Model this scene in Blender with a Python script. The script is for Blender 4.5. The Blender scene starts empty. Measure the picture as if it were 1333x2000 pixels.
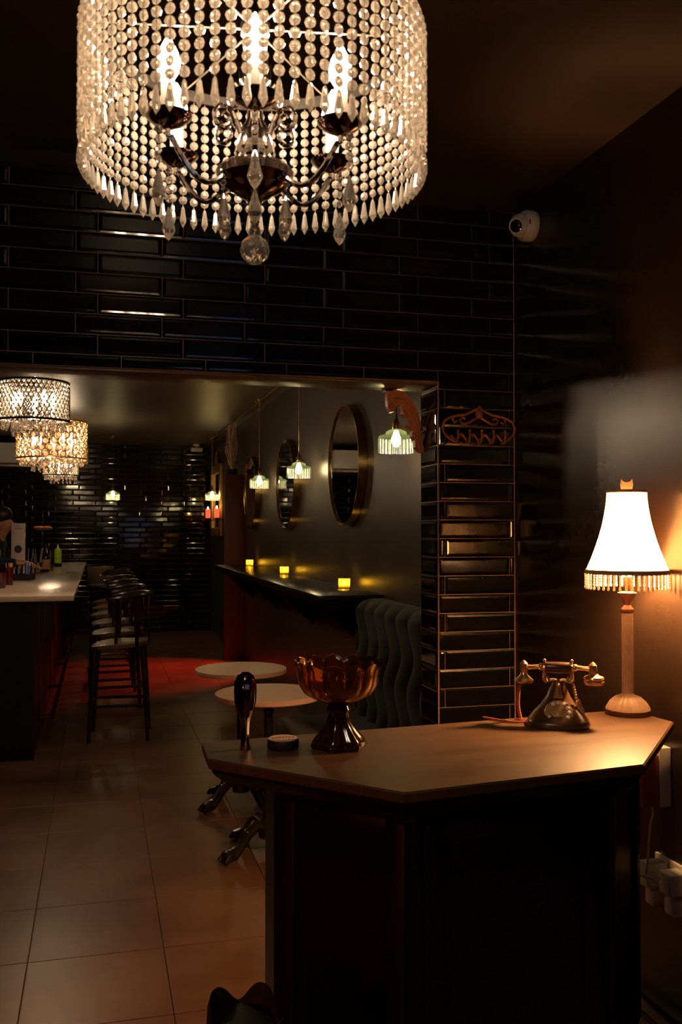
import bpy, bmesh, math, random
from mathutils import Vector, Matrix, Euler
random.seed(7)
PI = math.pi
C = bpy.context.scene.collection
scene = bpy.context.scene

# ------------------------------------------------------------------ camera
EYE = 1.5
cam_d = bpy.data.cameras.new('camera'); cam = bpy.data.objects.new('camera', cam_d); C.objects.link(cam)
cam_d.sensor_fit = 'VERTICAL'; cam_d.sensor_height = 36.0; cam_d.sensor_width = 24.0
cam_d.lens = 36.0 * 1815 / 2000
cam.location = (0, 0, EYE)
cam.rotation_euler = (math.radians(90 + 1.1), 0, -math.radians(14.66))
cam_d.dof.use_dof = True; cam_d.dof.focus_distance = 2.9; cam_d.dof.aperture_fstop = 10.0
cam_d.clip_start = 0.05
scene.camera = cam

# ------------------------------------------------------------------ world, view
w = bpy.data.worlds.new('dusk_sky'); scene.world = w; w.use_nodes = True
w.node_tree.nodes['Background'].inputs[0].default_value = (0.30, 0.42, 0.62, 1)
w.node_tree.nodes['Background'].inputs[1].default_value = 0.9
scene.view_settings.view_transform = 'Standard'; scene.view_settings.look = 'None'
scene.view_settings.exposure = 0.0; scene.view_settings.gamma = 1.0
scene.view_settings.use_curve_mapping = False
cy = scene.cycles
cy.use_denoising = True; cy.use_light_tree = True
cy.max_bounces = 10; cy.diffuse_bounces = 3; cy.glossy_bounces = 5; cy.transmission_bounces = 8; cy.transparent_max_bounces = 10
cy.sample_clamp_indirect = 4.0; cy.sample_clamp_direct = 0.0; cy.blur_glossy = 0.2
cy.caustics_reflective = True; cy.caustics_refractive = False

# ------------------------------------------------------------------ materials
MATS = {}
def mat(name, col, rough=0.5, metal=0.0, spec=0.5, trans=0.0, ior=1.45, emit=None, estr=0.0, coat=0.0, noise=None, bump=None, sheen=0.0, noise_map=None, world=False):
    if name in MATS: return MATS[name]
    m = bpy.data.materials.new(name); m.use_nodes = True; MATS[name] = m
    nt = m.node_tree; b = nt.nodes['Principled BSDF']
    b.inputs['Base Color'].default_value = (*col, 1); b.inputs['Roughness'].default_value = rough
    b.inputs['Metallic'].default_value = metal; b.inputs['Specular IOR Level'].default_value = spec
    b.inputs['Transmission Weight'].default_value = trans; b.inputs['IOR'].default_value = ior
    b.inputs['Coat Weight'].default_value = coat; b.inputs['Sheen Weight'].default_value = sheen
    if emit:
        b.inputs['Emission Color'].default_value = (*emit, 1); b.inputs['Emission Strength'].default_value = estr
    tc = nt.nodes.new('ShaderNodeTexCoord')
    mp = nt.nodes.new('ShaderNodeMapping'); geo = nt.nodes.new('ShaderNodeNewGeometry'); nt.links.new(geo.outputs['Position'] if world else tc.outputs['Object'], mp.inputs[0])
    if noise_map: mp.inputs['Scale'].default_value = noise_map
    if noise:   # (scale, colour2, amount of roughness variation)
        n = nt.nodes.new('ShaderNodeTexNoise'); n.inputs['Scale'].default_value = noise[0]; n.inputs['Detail'].default_value = 6
        n.inputs['Roughness'].default_value = 0.6
        nt.links.new(mp.outputs[0], n.inputs['Vector'])
        r = nt.nodes.new('ShaderNodeValToRGB'); r.color_ramp.elements[0].position = 0.35; r.color_ramp.elements[1].position = 0.68
        r.color_ramp.elements[0].color = (*col, 1); r.color_ramp.elements[1].color = (*noise[1], 1)
        nt.links.new(n.outputs[0], r.inputs[0]); nt.links.new(r.outputs[0], b.inputs['Base Color'])
        if noise[2]:
            mr = nt.nodes.new('ShaderNodeMapRange'); mr.inputs[3].default_value = max(0.02, rough - noise[2]); mr.inputs[4].default_value = rough + noise[2]
            nt.links.new(n.outputs[0], mr.inputs[0]); nt.links.new(mr.outputs[0], b.inputs['Roughness'])
    if bump:    # (scale, strength, distance)
        n2 = nt.nodes.new('ShaderNodeTexNoise'); n2.inputs['Scale'].default_value = bump[0]; n2.inputs['Detail'].default_value = 4
        nt.links.new(mp.outputs[0], n2.inputs['Vector'])
        bp = nt.nodes.new('ShaderNodeBump'); bp.inputs['Strength'].default_value = bump[1]; bp.inputs['Distance'].default_value = bump[2]
        nt.links.new(n2.outputs[0], bp.inputs['Height']); nt.links.new(bp.outputs[0], b.inputs['Normal'])
    return m

def crystal_mat(name, tint, gl=0.5, tl=0.3):
    m = bpy.data.materials.new(name); m.use_nodes = True; nt = m.node_tree
    for n in list(nt.nodes): nt.nodes.remove(n)
    out = nt.nodes.new('ShaderNodeOutputMaterial')
    g = nt.nodes.new('ShaderNodeBsdfGlass'); g.inputs[0].default_value = (*tint, 1); g.inputs['Roughness'].default_value = 0.0; g.inputs['IOR'].default_value = 1.55
    t = nt.nodes.new('ShaderNodeBsdfTranslucent'); t.inputs[0].default_value = (*tint, 1)
    d = nt.nodes.new('ShaderNodeBsdfGlossy'); d.inputs[0].default_value = (*tint, 1); d.inputs['Roughness'].default_value = 0.12
    df = nt.nodes.new('ShaderNodeBsdfDiffuse'); df.inputs[0].default_value = (*[c * 0.9 for c in tint], 1)
    a = nt.nodes.new('ShaderNodeMixShader'); a.inputs[0].default_value = 0.5
    nt.links.new(t.outputs[0], a.inputs[1]); nt.links.new(df.outputs[0], a.inputs[2])
    a2 = nt.nodes.new('ShaderNodeMixShader'); a2.inputs[0].default_value = 0.35
    nt.links.new(a.outputs[0], a2.inputs[1]); nt.links.new(d.outputs[0], a2.inputs[2])
    b = nt.nodes.new('ShaderNodeMixShader'); b.inputs[0].default_value = gl
    nt.links.new(a2.outputs[0], b.inputs[1]); nt.links.new(g.outputs[0], b.inputs[2])
    nt.links.new(b.outputs[0], out.inputs[0]); return m

def emit_mat(name, col, strength):
    m = bpy.data.materials.new(name); m.use_nodes = True; nt = m.node_tree
    for n in list(nt.nodes): nt.nodes.remove(n)
    out = nt.nodes.new('ShaderNodeOutputMaterial'); e = nt.nodes.new('ShaderNodeEmission')
    e.inputs[0].default_value = (*col, 1); e.inputs[1].default_value = strength
    nt.links.new(e.outputs[0], out.inputs[0]); return m

def thin_glass(name, tint, refl=0.15, rough=0.05, dif=0.0, difcol=(1,1,1)):
    m = bpy.data.materials.new(name); m.use_nodes = True; nt = m.node_tree
    for n in list(nt.nodes): nt.nodes.remove(n)
    out = nt.nodes.new('ShaderNodeOutputMaterial'); t = nt.nodes.new('ShaderNodeBsdfTransparent'); t.inputs[0].default_value = (*tint, 1)
    g = nt.nodes.new('ShaderNodeBsdfGlossy'); g.inputs['Roughness'].default_value = rough
    lw = nt.nodes.new('ShaderNodeLayerWeight'); lw.inputs[0].default_value = 0.35
    mx = nt.nodes.new('ShaderNodeMixShader'); ma = nt.nodes.new('ShaderNodeMath'); ma.operation = 'MULTIPLY_ADD'
    ma.inputs[1].default_value = 0.8; ma.inputs[2].default_value = refl
    nt.links.new(lw.outputs['Fresnel'], ma.inputs[0]); nt.links.new(ma.outputs[0], mx.inputs[0])
    nt.links.new(t.outputs[0], mx.inputs[1]); nt.links.new(g.outputs[0], mx.inputs[2])
    last = mx
    if dif:
        tr = nt.nodes.new('ShaderNodeBsdfTranslucent'); tr.inputs[0].default_value = (*difcol, 1)
        m2 = nt.nodes.new('ShaderNodeMixShader'); m2.inputs[0].default_value = dif
        nt.links.new(mx.outputs[0], m2.inputs[1]); nt.links.new(tr.outputs[0], m2.inputs[2]); last = m2
    nt.links.new(last.outputs[0], out.inputs[0]); return m

M_TILE = mat('glossy_black_tile', (0.004, 0.0037, 0.004), 0.07, spec=0.8, bump=(9, 0.12, 0.004))
M_GROUT = mat('brown_grout', (0.24, 0.12, 0.07), 0.35, spec=0.6)
M_GROUTB = mat('dark_grout', (0.02, 0.018, 0.018), 0.5)
M_WALL = mat('black_satin_paint', (0.014, 0.0075, 0.004), 0.28, spec=0.42, noise=(3, (0.019, 0.010, 0.006), 0.03), bump=(22, 0.02, 0.002))
M_WALLR = mat('dark_bronze_paint', (0.05, 0.036, 0.026), 0.33, spec=0.55, noise=(2.2, (0.06, 0.042, 0.03), 0.05), bump=(40, 0.05, 0.002))
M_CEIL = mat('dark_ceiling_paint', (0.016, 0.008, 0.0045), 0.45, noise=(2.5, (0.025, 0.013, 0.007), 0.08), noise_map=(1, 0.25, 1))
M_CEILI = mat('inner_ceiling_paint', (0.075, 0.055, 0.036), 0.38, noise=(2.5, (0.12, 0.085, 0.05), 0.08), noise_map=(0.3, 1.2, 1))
M_FLOOR = mat('stained_concrete', (0.095, 0.038, 0.019), 0.34, spec=0.5, noise=(1.5, (0.19, 0.095, 0.05), 0.10), bump=(25, 0.05, 0.002), world=True)
M_FGROUT = mat('floor_joint', (0.035, 0.017, 0.009), 0.6)
M_DARKWOOD = mat('black_painted_wood', (0.006, 0.0045, 0.0045), 0.42, spec=0.35)
M_TOP = mat('dark_brown_desk_top', (0.062, 0.031, 0.014), 0.42, spec=0.33, noise=(4, (0.088, 0.045, 0.021), 0.05), noise_map=(1, 5, 1))
M_TRIM = mat('dark_lintel_board', (0.07, 0.05, 0.035), 0.35, noise=(5, (0.11, 0.08, 0.05), 0.06), noise_map=(1, 6, 1))
M_CHROME = mat('warm_chrome', (0.75, 0.66, 0.60), 0.09, metal=1.0)
M_DCHROME = mat('dark_chrome', (0.22, 0.15, 0.13), 0.10, metal=1.0)
M_WIRE = mat('silver_wire', (0.85, 0.75, 0.66), 0.25, metal=1.0)
M_CRYSTAL = crystal_mat('crystal_glass', (1.0, 0.93, 0.85), 0.72)
M_CRYSTALC = crystal_mat('clear_crystal_glass', (1.0, 0.94, 0.88), 0.92)
M_SLEEVE = mat('white_candle_sleeve', (0.85, 0.78, 0.7), 0.4)
M_BULB = emit_mat('warm_bulb', (1.0, 0.74, 0.48), 260)
M_BULBBAR = emit_mat('bar_bulb', (1.0, 0.72, 0.44), 300)
M_BULBP = emit_mat('pendant_bulb', (1.0, 0.68, 0.40), 75)
M_DRUMB = crystal_mat('drum_bead', (1.0, 0.93, 0.84), 0.15)
M_BULBL = emit_mat('lamp_bulb', (1.0, 0.50, 0.19), 2200)
M_FLAME = emit_mat('tealight_flame', (1.0, 0.66, 0.16), 160)
M_PGLASS = thin_glass('green_ribbed_glass', (0.74, 0.82, 0.62), 0.06, 0.10, 0.035, (0.6, 1.0, 0.5))
M_CGLASS = thin_glass('yellow_votive_glass', (1.0, 0.85, 0.35), 0.08, 0.1, 0.5, (1.0, 0.8, 0.2))
M_CLEAR = thin_glass('clear_glass', (0.9, 0.9, 0.92), 0.12, 0.05)
M_BROWNG = mat('brown_glass', (0.022, 0.009, 0.005), 0.12, spec=0.7)
M_PINKG = thin_glass('pink_drink', (0.55, 0.25, 0.22), 0.15, 0.08, 0.3, (0.7, 0.35, 0.4))
M_AMBERG = thin_glass('amber_drink', (0.6, 0.2, 0.08), 0.1, 0.1, 0.35, (0.6, 0.2, 0.08))
M_BRASS = mat('brass', (0.55, 0.36, 0.16), 0.22, metal=1.0)
M_GOLD = mat('gold_leaf', (0.75, 0.48, 0.2), 0.35, metal=0.9)
M_MIRROR = mat('mirror_glass', (0.82, 0.82, 0.85), 0.02, metal=1.0)
M_BLACK = mat('black_lacquer', (0.010, 0.008, 0.008), 0.22, spec=0.55)
M_STOOL = mat('black_stool_lacquer', (0.016, 0.011, 0.010), 0.25, spec=0.6)
M_STSEAT = mat('brown_seat_lacquer', (0.15, 0.105, 0.065), 0.3, spec=0.7)  # seat tone set lighter than the stool frame
M_IRON = mat('black_cast_iron', (0.014, 0.011, 0.010), 0.25, spec=0.6)
M_MARBLE = mat('pale_marble', (0.55, 0.42, 0.34), 0.2, spec=0.3, noise=(1.3, (0.62, 0.52, 0.44), 0.03), noise_map=(3, 0.5, 1))
M_TABLE = mat('beige_laminate', (0.80, 0.52, 0.38), 0.35)
M_TEAL = mat('teal_velvet', (0.006, 0.015, 0.015), 0.8, sheen=0.12, bump=(300, 0.1, 0.002))
M_COPPER = mat('copper_painted_resin', (0.72, 0.24, 0.09), 0.35, spec=0.5)
M_RACK = mat('rusty_iron', (0.26, 0.09, 0.04), 0.42, spec=0.5, bump=(80, 0.2, 0.002))
M_WHITEP = mat('white_plastic', (0.72, 0.66, 0.6), 0.35)
M_LENS = mat('lens_black', (0.004, 0.004, 0.006), 0.06, spec=0.8)
M_BEIGE = mat('cream_painted_metal', (0.62, 0.42, 0.26), 0.4, noise=(30, (0.48, 0.30, 0.18), 0.05))
M_BROWNM = mat('brown_metal', (0.16, 0.055, 0.03), 0.35)
M_FABTRIM = mat('tan_shade_trim', (0.42, 0.22, 0.10), 0.6)
M_WHITEWALL = mat('white_plaster', (0.85, 0.78, 0.76), 0.6)
M_SKIN = mat('skin', (0.45, 0.21, 0.13), 0.5)
M_HAIR = mat('dark_hair', (0.015, 0.01, 0.008), 0.5)
M_NAVY = mat('navy_cloth', (0.01, 0.012, 0.03), 0.8)
M_PAPER = mat('white_card', (0.62, 0.50, 0.48), 0.5)
M_DARKINK = mat('dark_ink', (0.02, 0.02, 0.022), 0.5)
M_LIME = mat('lime_plastic', (0.42, 0.62, 0.06), 0.35)
M_STEEL = mat('brushed_steel', (0.6, 0.58, 0.6), 0.2, metal=1.0)
M_BLUE = mat('blue_can', (0.10, 0.12, 0.42), 0.3, metal=0.3)
M_LABEL = mat('tan_paper', (0.55, 0.33, 0.18), 0.6)
M_ORANGE = mat('orange_peel', (0.75, 0.20, 0.03), 0.45)
M_ALU = mat('aluminium', (0.24, 0.2, 0.16), 0.3, metal=0.6)
M_RED = mat('red_lacquer', (0.35, 0.02, 0.015), 0.4)
M_REDLIT = mat('red_lit_plaster', (0.10, 0.012, 0.010), 0.5)  # red light falling on the stub pier is put into its colour
M_REDB = mat('dull_red_board', (0.30, 0.07, 0.05), 0.5)
M_BRANCH = mat('dry_branch', (0.55, 0.36, 0.24), 0.8)
M_CORD = mat('white_cord', (0.5, 0.44, 0.4), 0.5)
M_RCORD = mat('brown_braided_cord', (0.40, 0.10, 0.04), 0.5)
M_PHONE = mat('dark_bronze_phone', (0.09, 0.045, 0.025), 0.26, spec=0.6, metal=0.2)
M_PGOLD = mat('aged_gold', (0.68, 0.42, 0.19), 0.3, metal=0.8)
M_BLKPL = mat('black_plastic', (0.006, 0.006, 0.006), 0.6)
M_AMBER = None

def shade_mat():
    m = bpy.data.materials.new('cream_shade_fabric'); m.use_nodes = True; nt = m.node_tree
    for n in list(nt.nodes): nt.nodes.remove(n)
    out = nt.nodes.new('ShaderNodeOutputMaterial'); t = nt.nodes.new('ShaderNodeBsdfTranslucent'); t.inputs[0].default_value = (0.95, 0.72, 0.46, 1)
    d = nt.nodes.new('ShaderNodeBsdfDiffuse'); d.inputs[0].default_value = (0.9, 0.75, 0.55, 1)
    mx = nt.nodes.new('ShaderNodeMixShader'); mx.inputs[0].default_value = 0.35
    nt.links.new(t.outputs[0], mx.inputs[1]); nt.links.new(d.outputs[0], mx.inputs[2]); nt.links.new(mx.outputs[0], out.inputs[0]); return m
M_SHADE = shade_mat()
M_AMBER = mat('amber_pressed_glass', (1.0, 0.47, 0.08), 0.05, trans=1.0, ior=1.45)

# ------------------------------------------------------------------ mesh builder
class MB:
    def __init__(s): s.v = []; s.f = []; s.mi = []; s.cur = 0
    def add(s, vs, fs):
        o = len(s.v); s.v += [tuple(p) for p in vs]
        s.f += [tuple(i + o for i in f) for f in fs]; s.mi += [s.cur] * len(fs); return s
    def box(s, c, d, rz=0, b=0.0, M=None):
        x, y, z = d[0]/2, d[1]/2, d[2]/2
        if b > 0:
            bm = bmesh.new(); bmesh.ops.create_cube(bm, size=1); bmesh.ops.scale(bm, vec=d, verts=bm.verts)
            bmesh.ops.bevel(bm, geom=list(bm.edges), offset=min(b, min(d)*0.45), segments=2, affect='EDGES', profile=0.5)
            bm.verts.index_update(); vs = [v.co.copy() for v in bm.verts]; fs = [tuple(v.index for v in f.verts) for f in bm.faces]; bm.free()
        else:
            vs = [Vector(p) for p in ((-x,-y,-z),(x,-y,-z),(x,y,-z),(-x,y,-z),(-x,-y,z),(x,-y,z),(x,y,z),(-x,y,z))]
            fs = [(0,3,2,1),(4,5,6,7),(0,1,5,4),(1,2,6,5),(2,3,7,6),(3,0,4,7)]
        R = Matrix.Rotation(rz, 3, 'Z') if M is None else M
        return s.add([R @ v + Vector(c) for v in vs], fs)
    def lathe(s, prof, n=24, c=(0,0,0), M=None, cap=True, fn=None):
        vs = []; fs = []; M = M or Matrix.Identity(3)
        for i, (r, z) in enumerate(prof):
            for k in range(n):
                a = 2*PI*k/n; rr = r * (fn(a, i) if fn else 1)
                vs.append(M @ Vector((rr*math.cos(a), rr*math.sin(a), z)) + Vector(c))
        m = len(prof)
        for i in range(m-1):
            for k in range(n):
                k2 = (k+1) % n; fs.append((i*n+k, i*n+k2, (i+1)*n+k2, (i+1)*n+k))
        if cap:
            if prof[0][0] > 1e-5: fs.append(tuple(range(n-1, -1, -1)))
            if prof[-1][0] > 1e-5: fs.append(tuple((m-1)*n+k for k in range(n)))
        return s.add(vs, fs)
    def tube(s, pts, r, n=8, closed=False, rz=None):
        pts = [Vector(p) for p in pts]; m = len(pts)
        rs = r if isinstance(r, (list, tuple)) else [r]*m
        vs = []; fs = []; prev = None
        for i, p in enumerate(pts):
            if closed: t = pts[(i+1) % m] - pts[i-1]
            else: t = pts[min(i+1, m-1)] - pts[max(i-1, 0)]
            t.normalize()
            if prev is None: up = Vector((0,0,1)) if abs(t.z) < 0.9 else Vector((1,0,0)); u = t.cross(up).normalized()
            else: u = (prev - t * prev.dot(t)).normalized()
            prev = u; v = t.cross(u)
            for k in range(n):
                a = 2*PI*k/n; vs.append(p + (u*math.cos(a) + v*math.sin(a)) * rs[i])
        for i in range(m if closed else m-1):
            j = (i+1) % m
            for k in range(n):
                k2 = (k+1) % n; fs.append((i*n+k, i*n+k2, j*n+k2, j*n+k))
        if not closed: fs.append(tuple(range(n-1,-1,-1))); fs.append(tuple((m-1)*n+k for k in range(n)))
        return s.add(vs, fs)
    def ball(s, c, r, n=12, m=8, sc=(1,1,1), M=None):
        prof = [(max(1e-4, math.sin(PI*i/m)), -math.cos(PI*i/m)) for i in range(m+1)]
        S = Matrix.Diagonal((r*sc[0], r*sc[1], r*sc[2])); S = (M @ S) if M else S
        return s.lathe(prof, n, c, S, cap=False)
    def prism(s, poly, z0, z1, c=(0,0,0), M=None):
        n = len(poly); M = M or Matrix.Identity(3)
        vs = [M @ Vector((x, y, z0)) + Vector(c) for x, y in poly] + [M @ Vector((x, y, z1)) + Vector(c) for x, y in poly]
        fs = [tuple(range(n-1,-1,-1)), tuple(range(n, 2*n))] + [(i, (i+1)%n, n+(i+1)%n, n+i) for i in range(n)]
        return s.add(vs, fs)
    def mesh(s, name, m, smooth=35):
        me = bpy.data.meshes.new(name); me.from_pydata(s.v, [], s.f); me.update()
        for x in (m if isinstance(m, (list, tuple)) else [m]): me.materials.append(x)
        if isinstance(m, (list, tuple)): me.polygons.foreach_set('material_index', s.mi)
        bm = bmesh.new(); bm.from_mesh(me); bmesh.ops.recalc_face_normals(bm, faces=bm.faces); bm.to_mesh(me); bm.free()
        if smooth:
            me.shade_smooth(); me.set_sharp_from_angle(angle=math.radians(smooth))
        return me
    def build(s, name, m, parent=None, smooth=35):
        return link(name, s.mesh(name, m, smooth), parent)

def link(name, me, parent=None):
    o = bpy.data.objects.new(name, me); C.objects.link(o)
    if parent: o.parent = parent
    return o
def tag(o, label=None, cat=None, group=None, kind=None):
    if label: o['label'] = label
    if cat: o['category'] = cat
    if group: o['group'] = group
    if kind: o['kind'] = kind
    return o
def thing(name, label, cat, loc=(0,0,0), rz=0, group=None):
    o = bpy.data.objects.new(name, None); C.objects.link(o); o.location = loc; o.rotation_euler = (0,0,rz); o.empty_display_size = 0.05
    return tag(o, label, cat, group)
def struct(o): o['kind'] = 'structure'; return o
def kids(o): return [c for c in bpy.data.objects if c.parent == o]
def copy_tree(o, parent=None):
    c = o.copy(); C.objects.link(c); c.parent = parent
    for ch in o.children: copy_tree(ch, c)
    return c
def rotM(ax, a): return Matrix.Rotation(a, 3, ax)
def light(name, typ, loc, power, col, radius=0.03, parent=None, rot=None, **kw):
    l = bpy.data.lights.new(name, typ); l.energy = power; l.color = col
    if typ in ('POINT', 'SPOT'): l.shadow_soft_size = radius
    for k, v in kw.items(): setattr(l, k, v)
    o = bpy.data.objects.new(name, l); C.objects.link(o); o.location = loc
    if rot: o.rotation_euler = rot
    if parent: o.parent = parent
    return o

# ------------------------------------------------------------------ structure
FY = 3.6; FT = 0.2; JX = 1.355; RX = 1.70; IX = 1.64; LZ = 2.11; CZ = 2.84; IZ = 2.76; BY = 14.0; LX = -2.3; ILX = -3.0; RY = -2.6
m = MB(); m.box(((LX+RX)/2, FY+FT/2, (LZ+CZ)/2), (RX-LX, FT, CZ-LZ))
m.box(((JX+RX)/2, FY+FT/2, LZ/2-.03), (RX-JX, FT, LZ+.06)); m.box(((LX-1.7)/2, FY+FT/2, LZ/2-.03), (-1.7-LX, FT, LZ+.06))
wall_front = struct(m.build('wall_front', M_GROUT, smooth=0))
m = MB(); m.box((RX+0.05, (RY+FY)/2, CZ/2-.03), (0.1, FY-RY, CZ+.06)); struct(m.build('wall_right', M_WALL, smooth=0))
m = MB(); m.box((LX-0.05, (RY+FY)/2, CZ/2-.03), (0.1, FY-RY, CZ+.06)); struct(m.build('wall_left', M_WALL, smooth=0))
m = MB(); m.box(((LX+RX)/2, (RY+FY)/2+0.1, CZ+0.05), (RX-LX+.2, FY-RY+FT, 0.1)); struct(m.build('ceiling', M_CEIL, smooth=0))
# inner bar room
m = MB(); m.box((IX+0.05, (FY+FT+BY)/2, IZ/2-.03), (0.1, BY-FY-FT, IZ+.06)); struct(m.build('wall_right_inner', M_WALLR, smooth=0))
m = MB(); m.box((ILX-0.05, (FY+FT+BY)/2, IZ/2-.03), (0.1, BY-FY-FT, IZ+.06)); struct(m.build('wall_left_inner', M_WALL, smooth=0))
m = MB(); m.box(((ILX+LX)/2, FY+FT/2, IZ/2-.03), (LX-ILX, FT, IZ+.06)); struct(m.build('wall_front_inner', M_WALL, smooth=0))
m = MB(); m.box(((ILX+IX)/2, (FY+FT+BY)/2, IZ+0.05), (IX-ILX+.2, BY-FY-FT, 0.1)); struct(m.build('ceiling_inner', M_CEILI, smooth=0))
m = MB(); m.box(((ILX+IX)/2, BY+0.05, IZ/2-.03), (IX-ILX+.2, 0.1, IZ+.06)); wall_back = struct(m.build('wall_back', M_GROUTB, smooth=0))
# entrance wall behind the camera, with a window to the evening street
WX0, WX1, WZ0, WZ1 = 0.75, 1.6, 0.9, 2.1
m = MB(); m.box(((LX+WX0)/2, RY-.05, CZ/2), (WX0-LX, .1, CZ)); m.box(((WX1+RX)/2, RY-.05, CZ/2), (RX-WX1, .1, CZ))
m.box(((WX0+WX1)/2, RY-.05, WZ0/2), (WX1-WX0, .1, WZ0)); m.box(((WX0+WX1)/2, RY-.05, (WZ1+CZ)/2), (WX1-WX0, .1, CZ-WZ1))
struct(m.build('wall_entrance', M_WALL, smooth=0))
m = MB()
for x in (WX0+.02, (WX0+WX1)/2, WX1-.02): m.box((x, RY-.04, (WZ0+WZ1)/2), (.04, .06, WZ1-WZ0))
for z in (WZ0+.02, WZ1-.02): m.box(((WX0+WX1)/2, RY-.04, z), (WX1-WX0, .06, .04))
wn = struct(m.build('window_1', M_BLACK, smooth=0))
m = MB(); m.box(((WX0+WX1)/2, RY-.04, (WZ0+WZ1)/2), (WX1-WX0-.06, .006, WZ1-WZ0-.06)); m.build('pane', M_CLEAR, wn)
# lintel soffit board and corner grout bead
m = MB(); m.box(((-1.7+JX)/2, FY+FT/2, LZ-.006), (JX+1.7, FT+.004, .012), b=.003); struct(m.build('trim_1', M_TRIM))
m = MB(); m.tube([(JX-.001, FY-.006, 0.0), (JX-.001, FY-.006, LZ)], .0035, 6); m.tube([(RX-.006, FY-.006, 0.0), (RX-.006, FY-.006, CZ)], .0022, 6)
m.tube([(JX, FY-.004, LZ), (-1.7, FY-.004, LZ)], .003, 6); struct(m.build('trim_2', M_GROUT))

# floor: joint bed plus slabs
m = MB(); m.box((( ILX+RX)/2, (RY+BY)/2, -0.055), (RX-ILX, BY-RY, 0.1)); floor = struct(m.build('floor', M_FGROUT, smooth=0))
SX, SY = 0.465, 0.475
slab = MB(); slab.box((0, 0, -0.0055), (SX-.003, SY-.003, 0.011), b=.0015); slab_me = slab.mesh('floor_slab', M_FLOOR, 0)
n_sl = 0; far = MB()
for j in range(-13, 25):
    for i in range(-8, 4):
        x = 0.2355 + SX*(i+.5); y = 3.42 + SY*(j+.5)
        if x > RX-.1 or x < ILX+.1 or y < RY+.1: continue
        if y > BY-.1: continue
        x1 = min(x+SX/2, RX); vis = (1.8 < y) and x > -0.33*y-.2 and x < 1.9
        if vis and n_sl < 290:
            o = link('floor_slab', slab_me, floor); o.location = (x, y, random.uniform(-.0006, .0004)); n_sl += 1
        else: far.box((x, y, -0.0055), (SX-.005, SY-.005, 0.011))
for j in range(-13, 25):
    y = 3.42 + SY*(j+.5)
    if RY+.1 < y < BY-.1: far.box((1.645 if y > FY else 1.67, y, -.0055), (0.03, SY-.005, .011))
o = far.build('floor_slabs', M_FLOOR, floor, smooth=0); o['kind'] = 'stuff'

# ------------------------------------------------------------------ bevelled wall tiles
_tc = {}
def tile_mesh(wd, ht, mt=M_TILE):
    k = (round(wd, 3), round(ht, 3), mt.name)
    if k not in _tc:
        b = min(0.0135, wd*0.35, ht*0.35); x, z = wd/2, ht/2; m = MB()
        vs = [(-x,0,-z),(x,0,-z),(x,0,z),(-x,0,z), (-x,-.0035,-z),(x,-.0035,-z),(x,-.0035,z),(-x,-.0035,z), (-x+b*.5,-.0053,-z+b*.5),(x-b*.5,-.0053,-z+b*.5),(x-b*.5,-.0053,z-b*.5),(-x+b*.5,-.0053,z-b*.5), (-x+b,-.0063,-z+b),(x-b,-.0063,-z+b),(x-b,-.0063,z-b),(-x+b,-.0063,z-b)]
        fs = [(0,3,2,1)] + [(i,(i+1)%4,4+(i+1)%4,4+i) for i in range(4)] + [(4+i,4+(i+1)%4,8+(i+1)%4,8+i) for i in range(4)] + [(8+i,8+(i+1)%4,12+(i+1)%4,12+i) for i in range(4)] + [(12,13,14,15)]
        m.add(vs, fs); _tc[k] = m.mesh('wall_tile', mt, 0)
    return _tc[k]
PX, PZ, GAP = 0.318, 0.077, 0.0036
rt = random.Random(3)
def put_tile(x0, x1, z0, z1, y, parent, stuff=None, jamb=None):
    wd, ht = x1-x0-GAP, z1-z0-GAP
    if wd < 0.008 or ht < 0.01: return
    me = tile_mesh(wd, ht)
    t1, t2 = rt.gauss(0, .006), rt.gauss(0, .0035)
    if stuff is not None:
        stuff.add([(v.co.x+(x0+x1)/2, v.co.y+y, v.co.z+(z0+z1)/2) for v in me.vertices], [tuple(p.vertices) for p in me.polygons]); return
    o = link('tile', me, parent)
    if jamb is None: o.location = ((x0+x1)/2, y, (z0+z1)/2); o.rotation_euler = (t1, 0, t2)
    else: o.location = (jamb, (x0+x1)/2, (z0+z1)/2); o.rotation_euler = (t1*.5, 0, -PI/2+t2)
stf = MB()
for k in range(-27, 10):
    z0 = 2.08 + PZ*k; z1 = min(z0+PZ, CZ)
    ref = 1.672 if k == 0 else (1.585 if k % 2 else 1.505) if k > 0 else (1.384+PX if k % 2 else 1.672)
    xs = [ref - PX*i for i in range(-1, 15)]
    for a in xs:
        x0, x1 = a-PX, a
        x1 = min(x1, RX-.003)
        lo = JX+.002 if k < 0 else LX
        x0 = max(x0, lo)
        if x1 - x0 < .01: continue
        if k == 0 and x0 < JX-.02:
            put_tile(x0, x1, LZ, z1, FY-.0005, wall_front, None if x1 > -.75 else stf)
        else: put_tile(x0, x1, z0, z1, FY-.0005, wall_front, None if x1 > -.75 else stf)
o = stf.build('tiles_beyond_frame', M_TILE, wall_front, 0); o['kind'] = 'stuff'
for k in range(-27, 1):
    z0 = 2.08 + PZ*k; z1 = min(z0+PZ, LZ-.012)
    if z1-z0 > .02: put_tile(FY+.001, FY+FT-.001, max(z0, .002), z1, 0, wall_front, jamb=JX-.0005)
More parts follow.
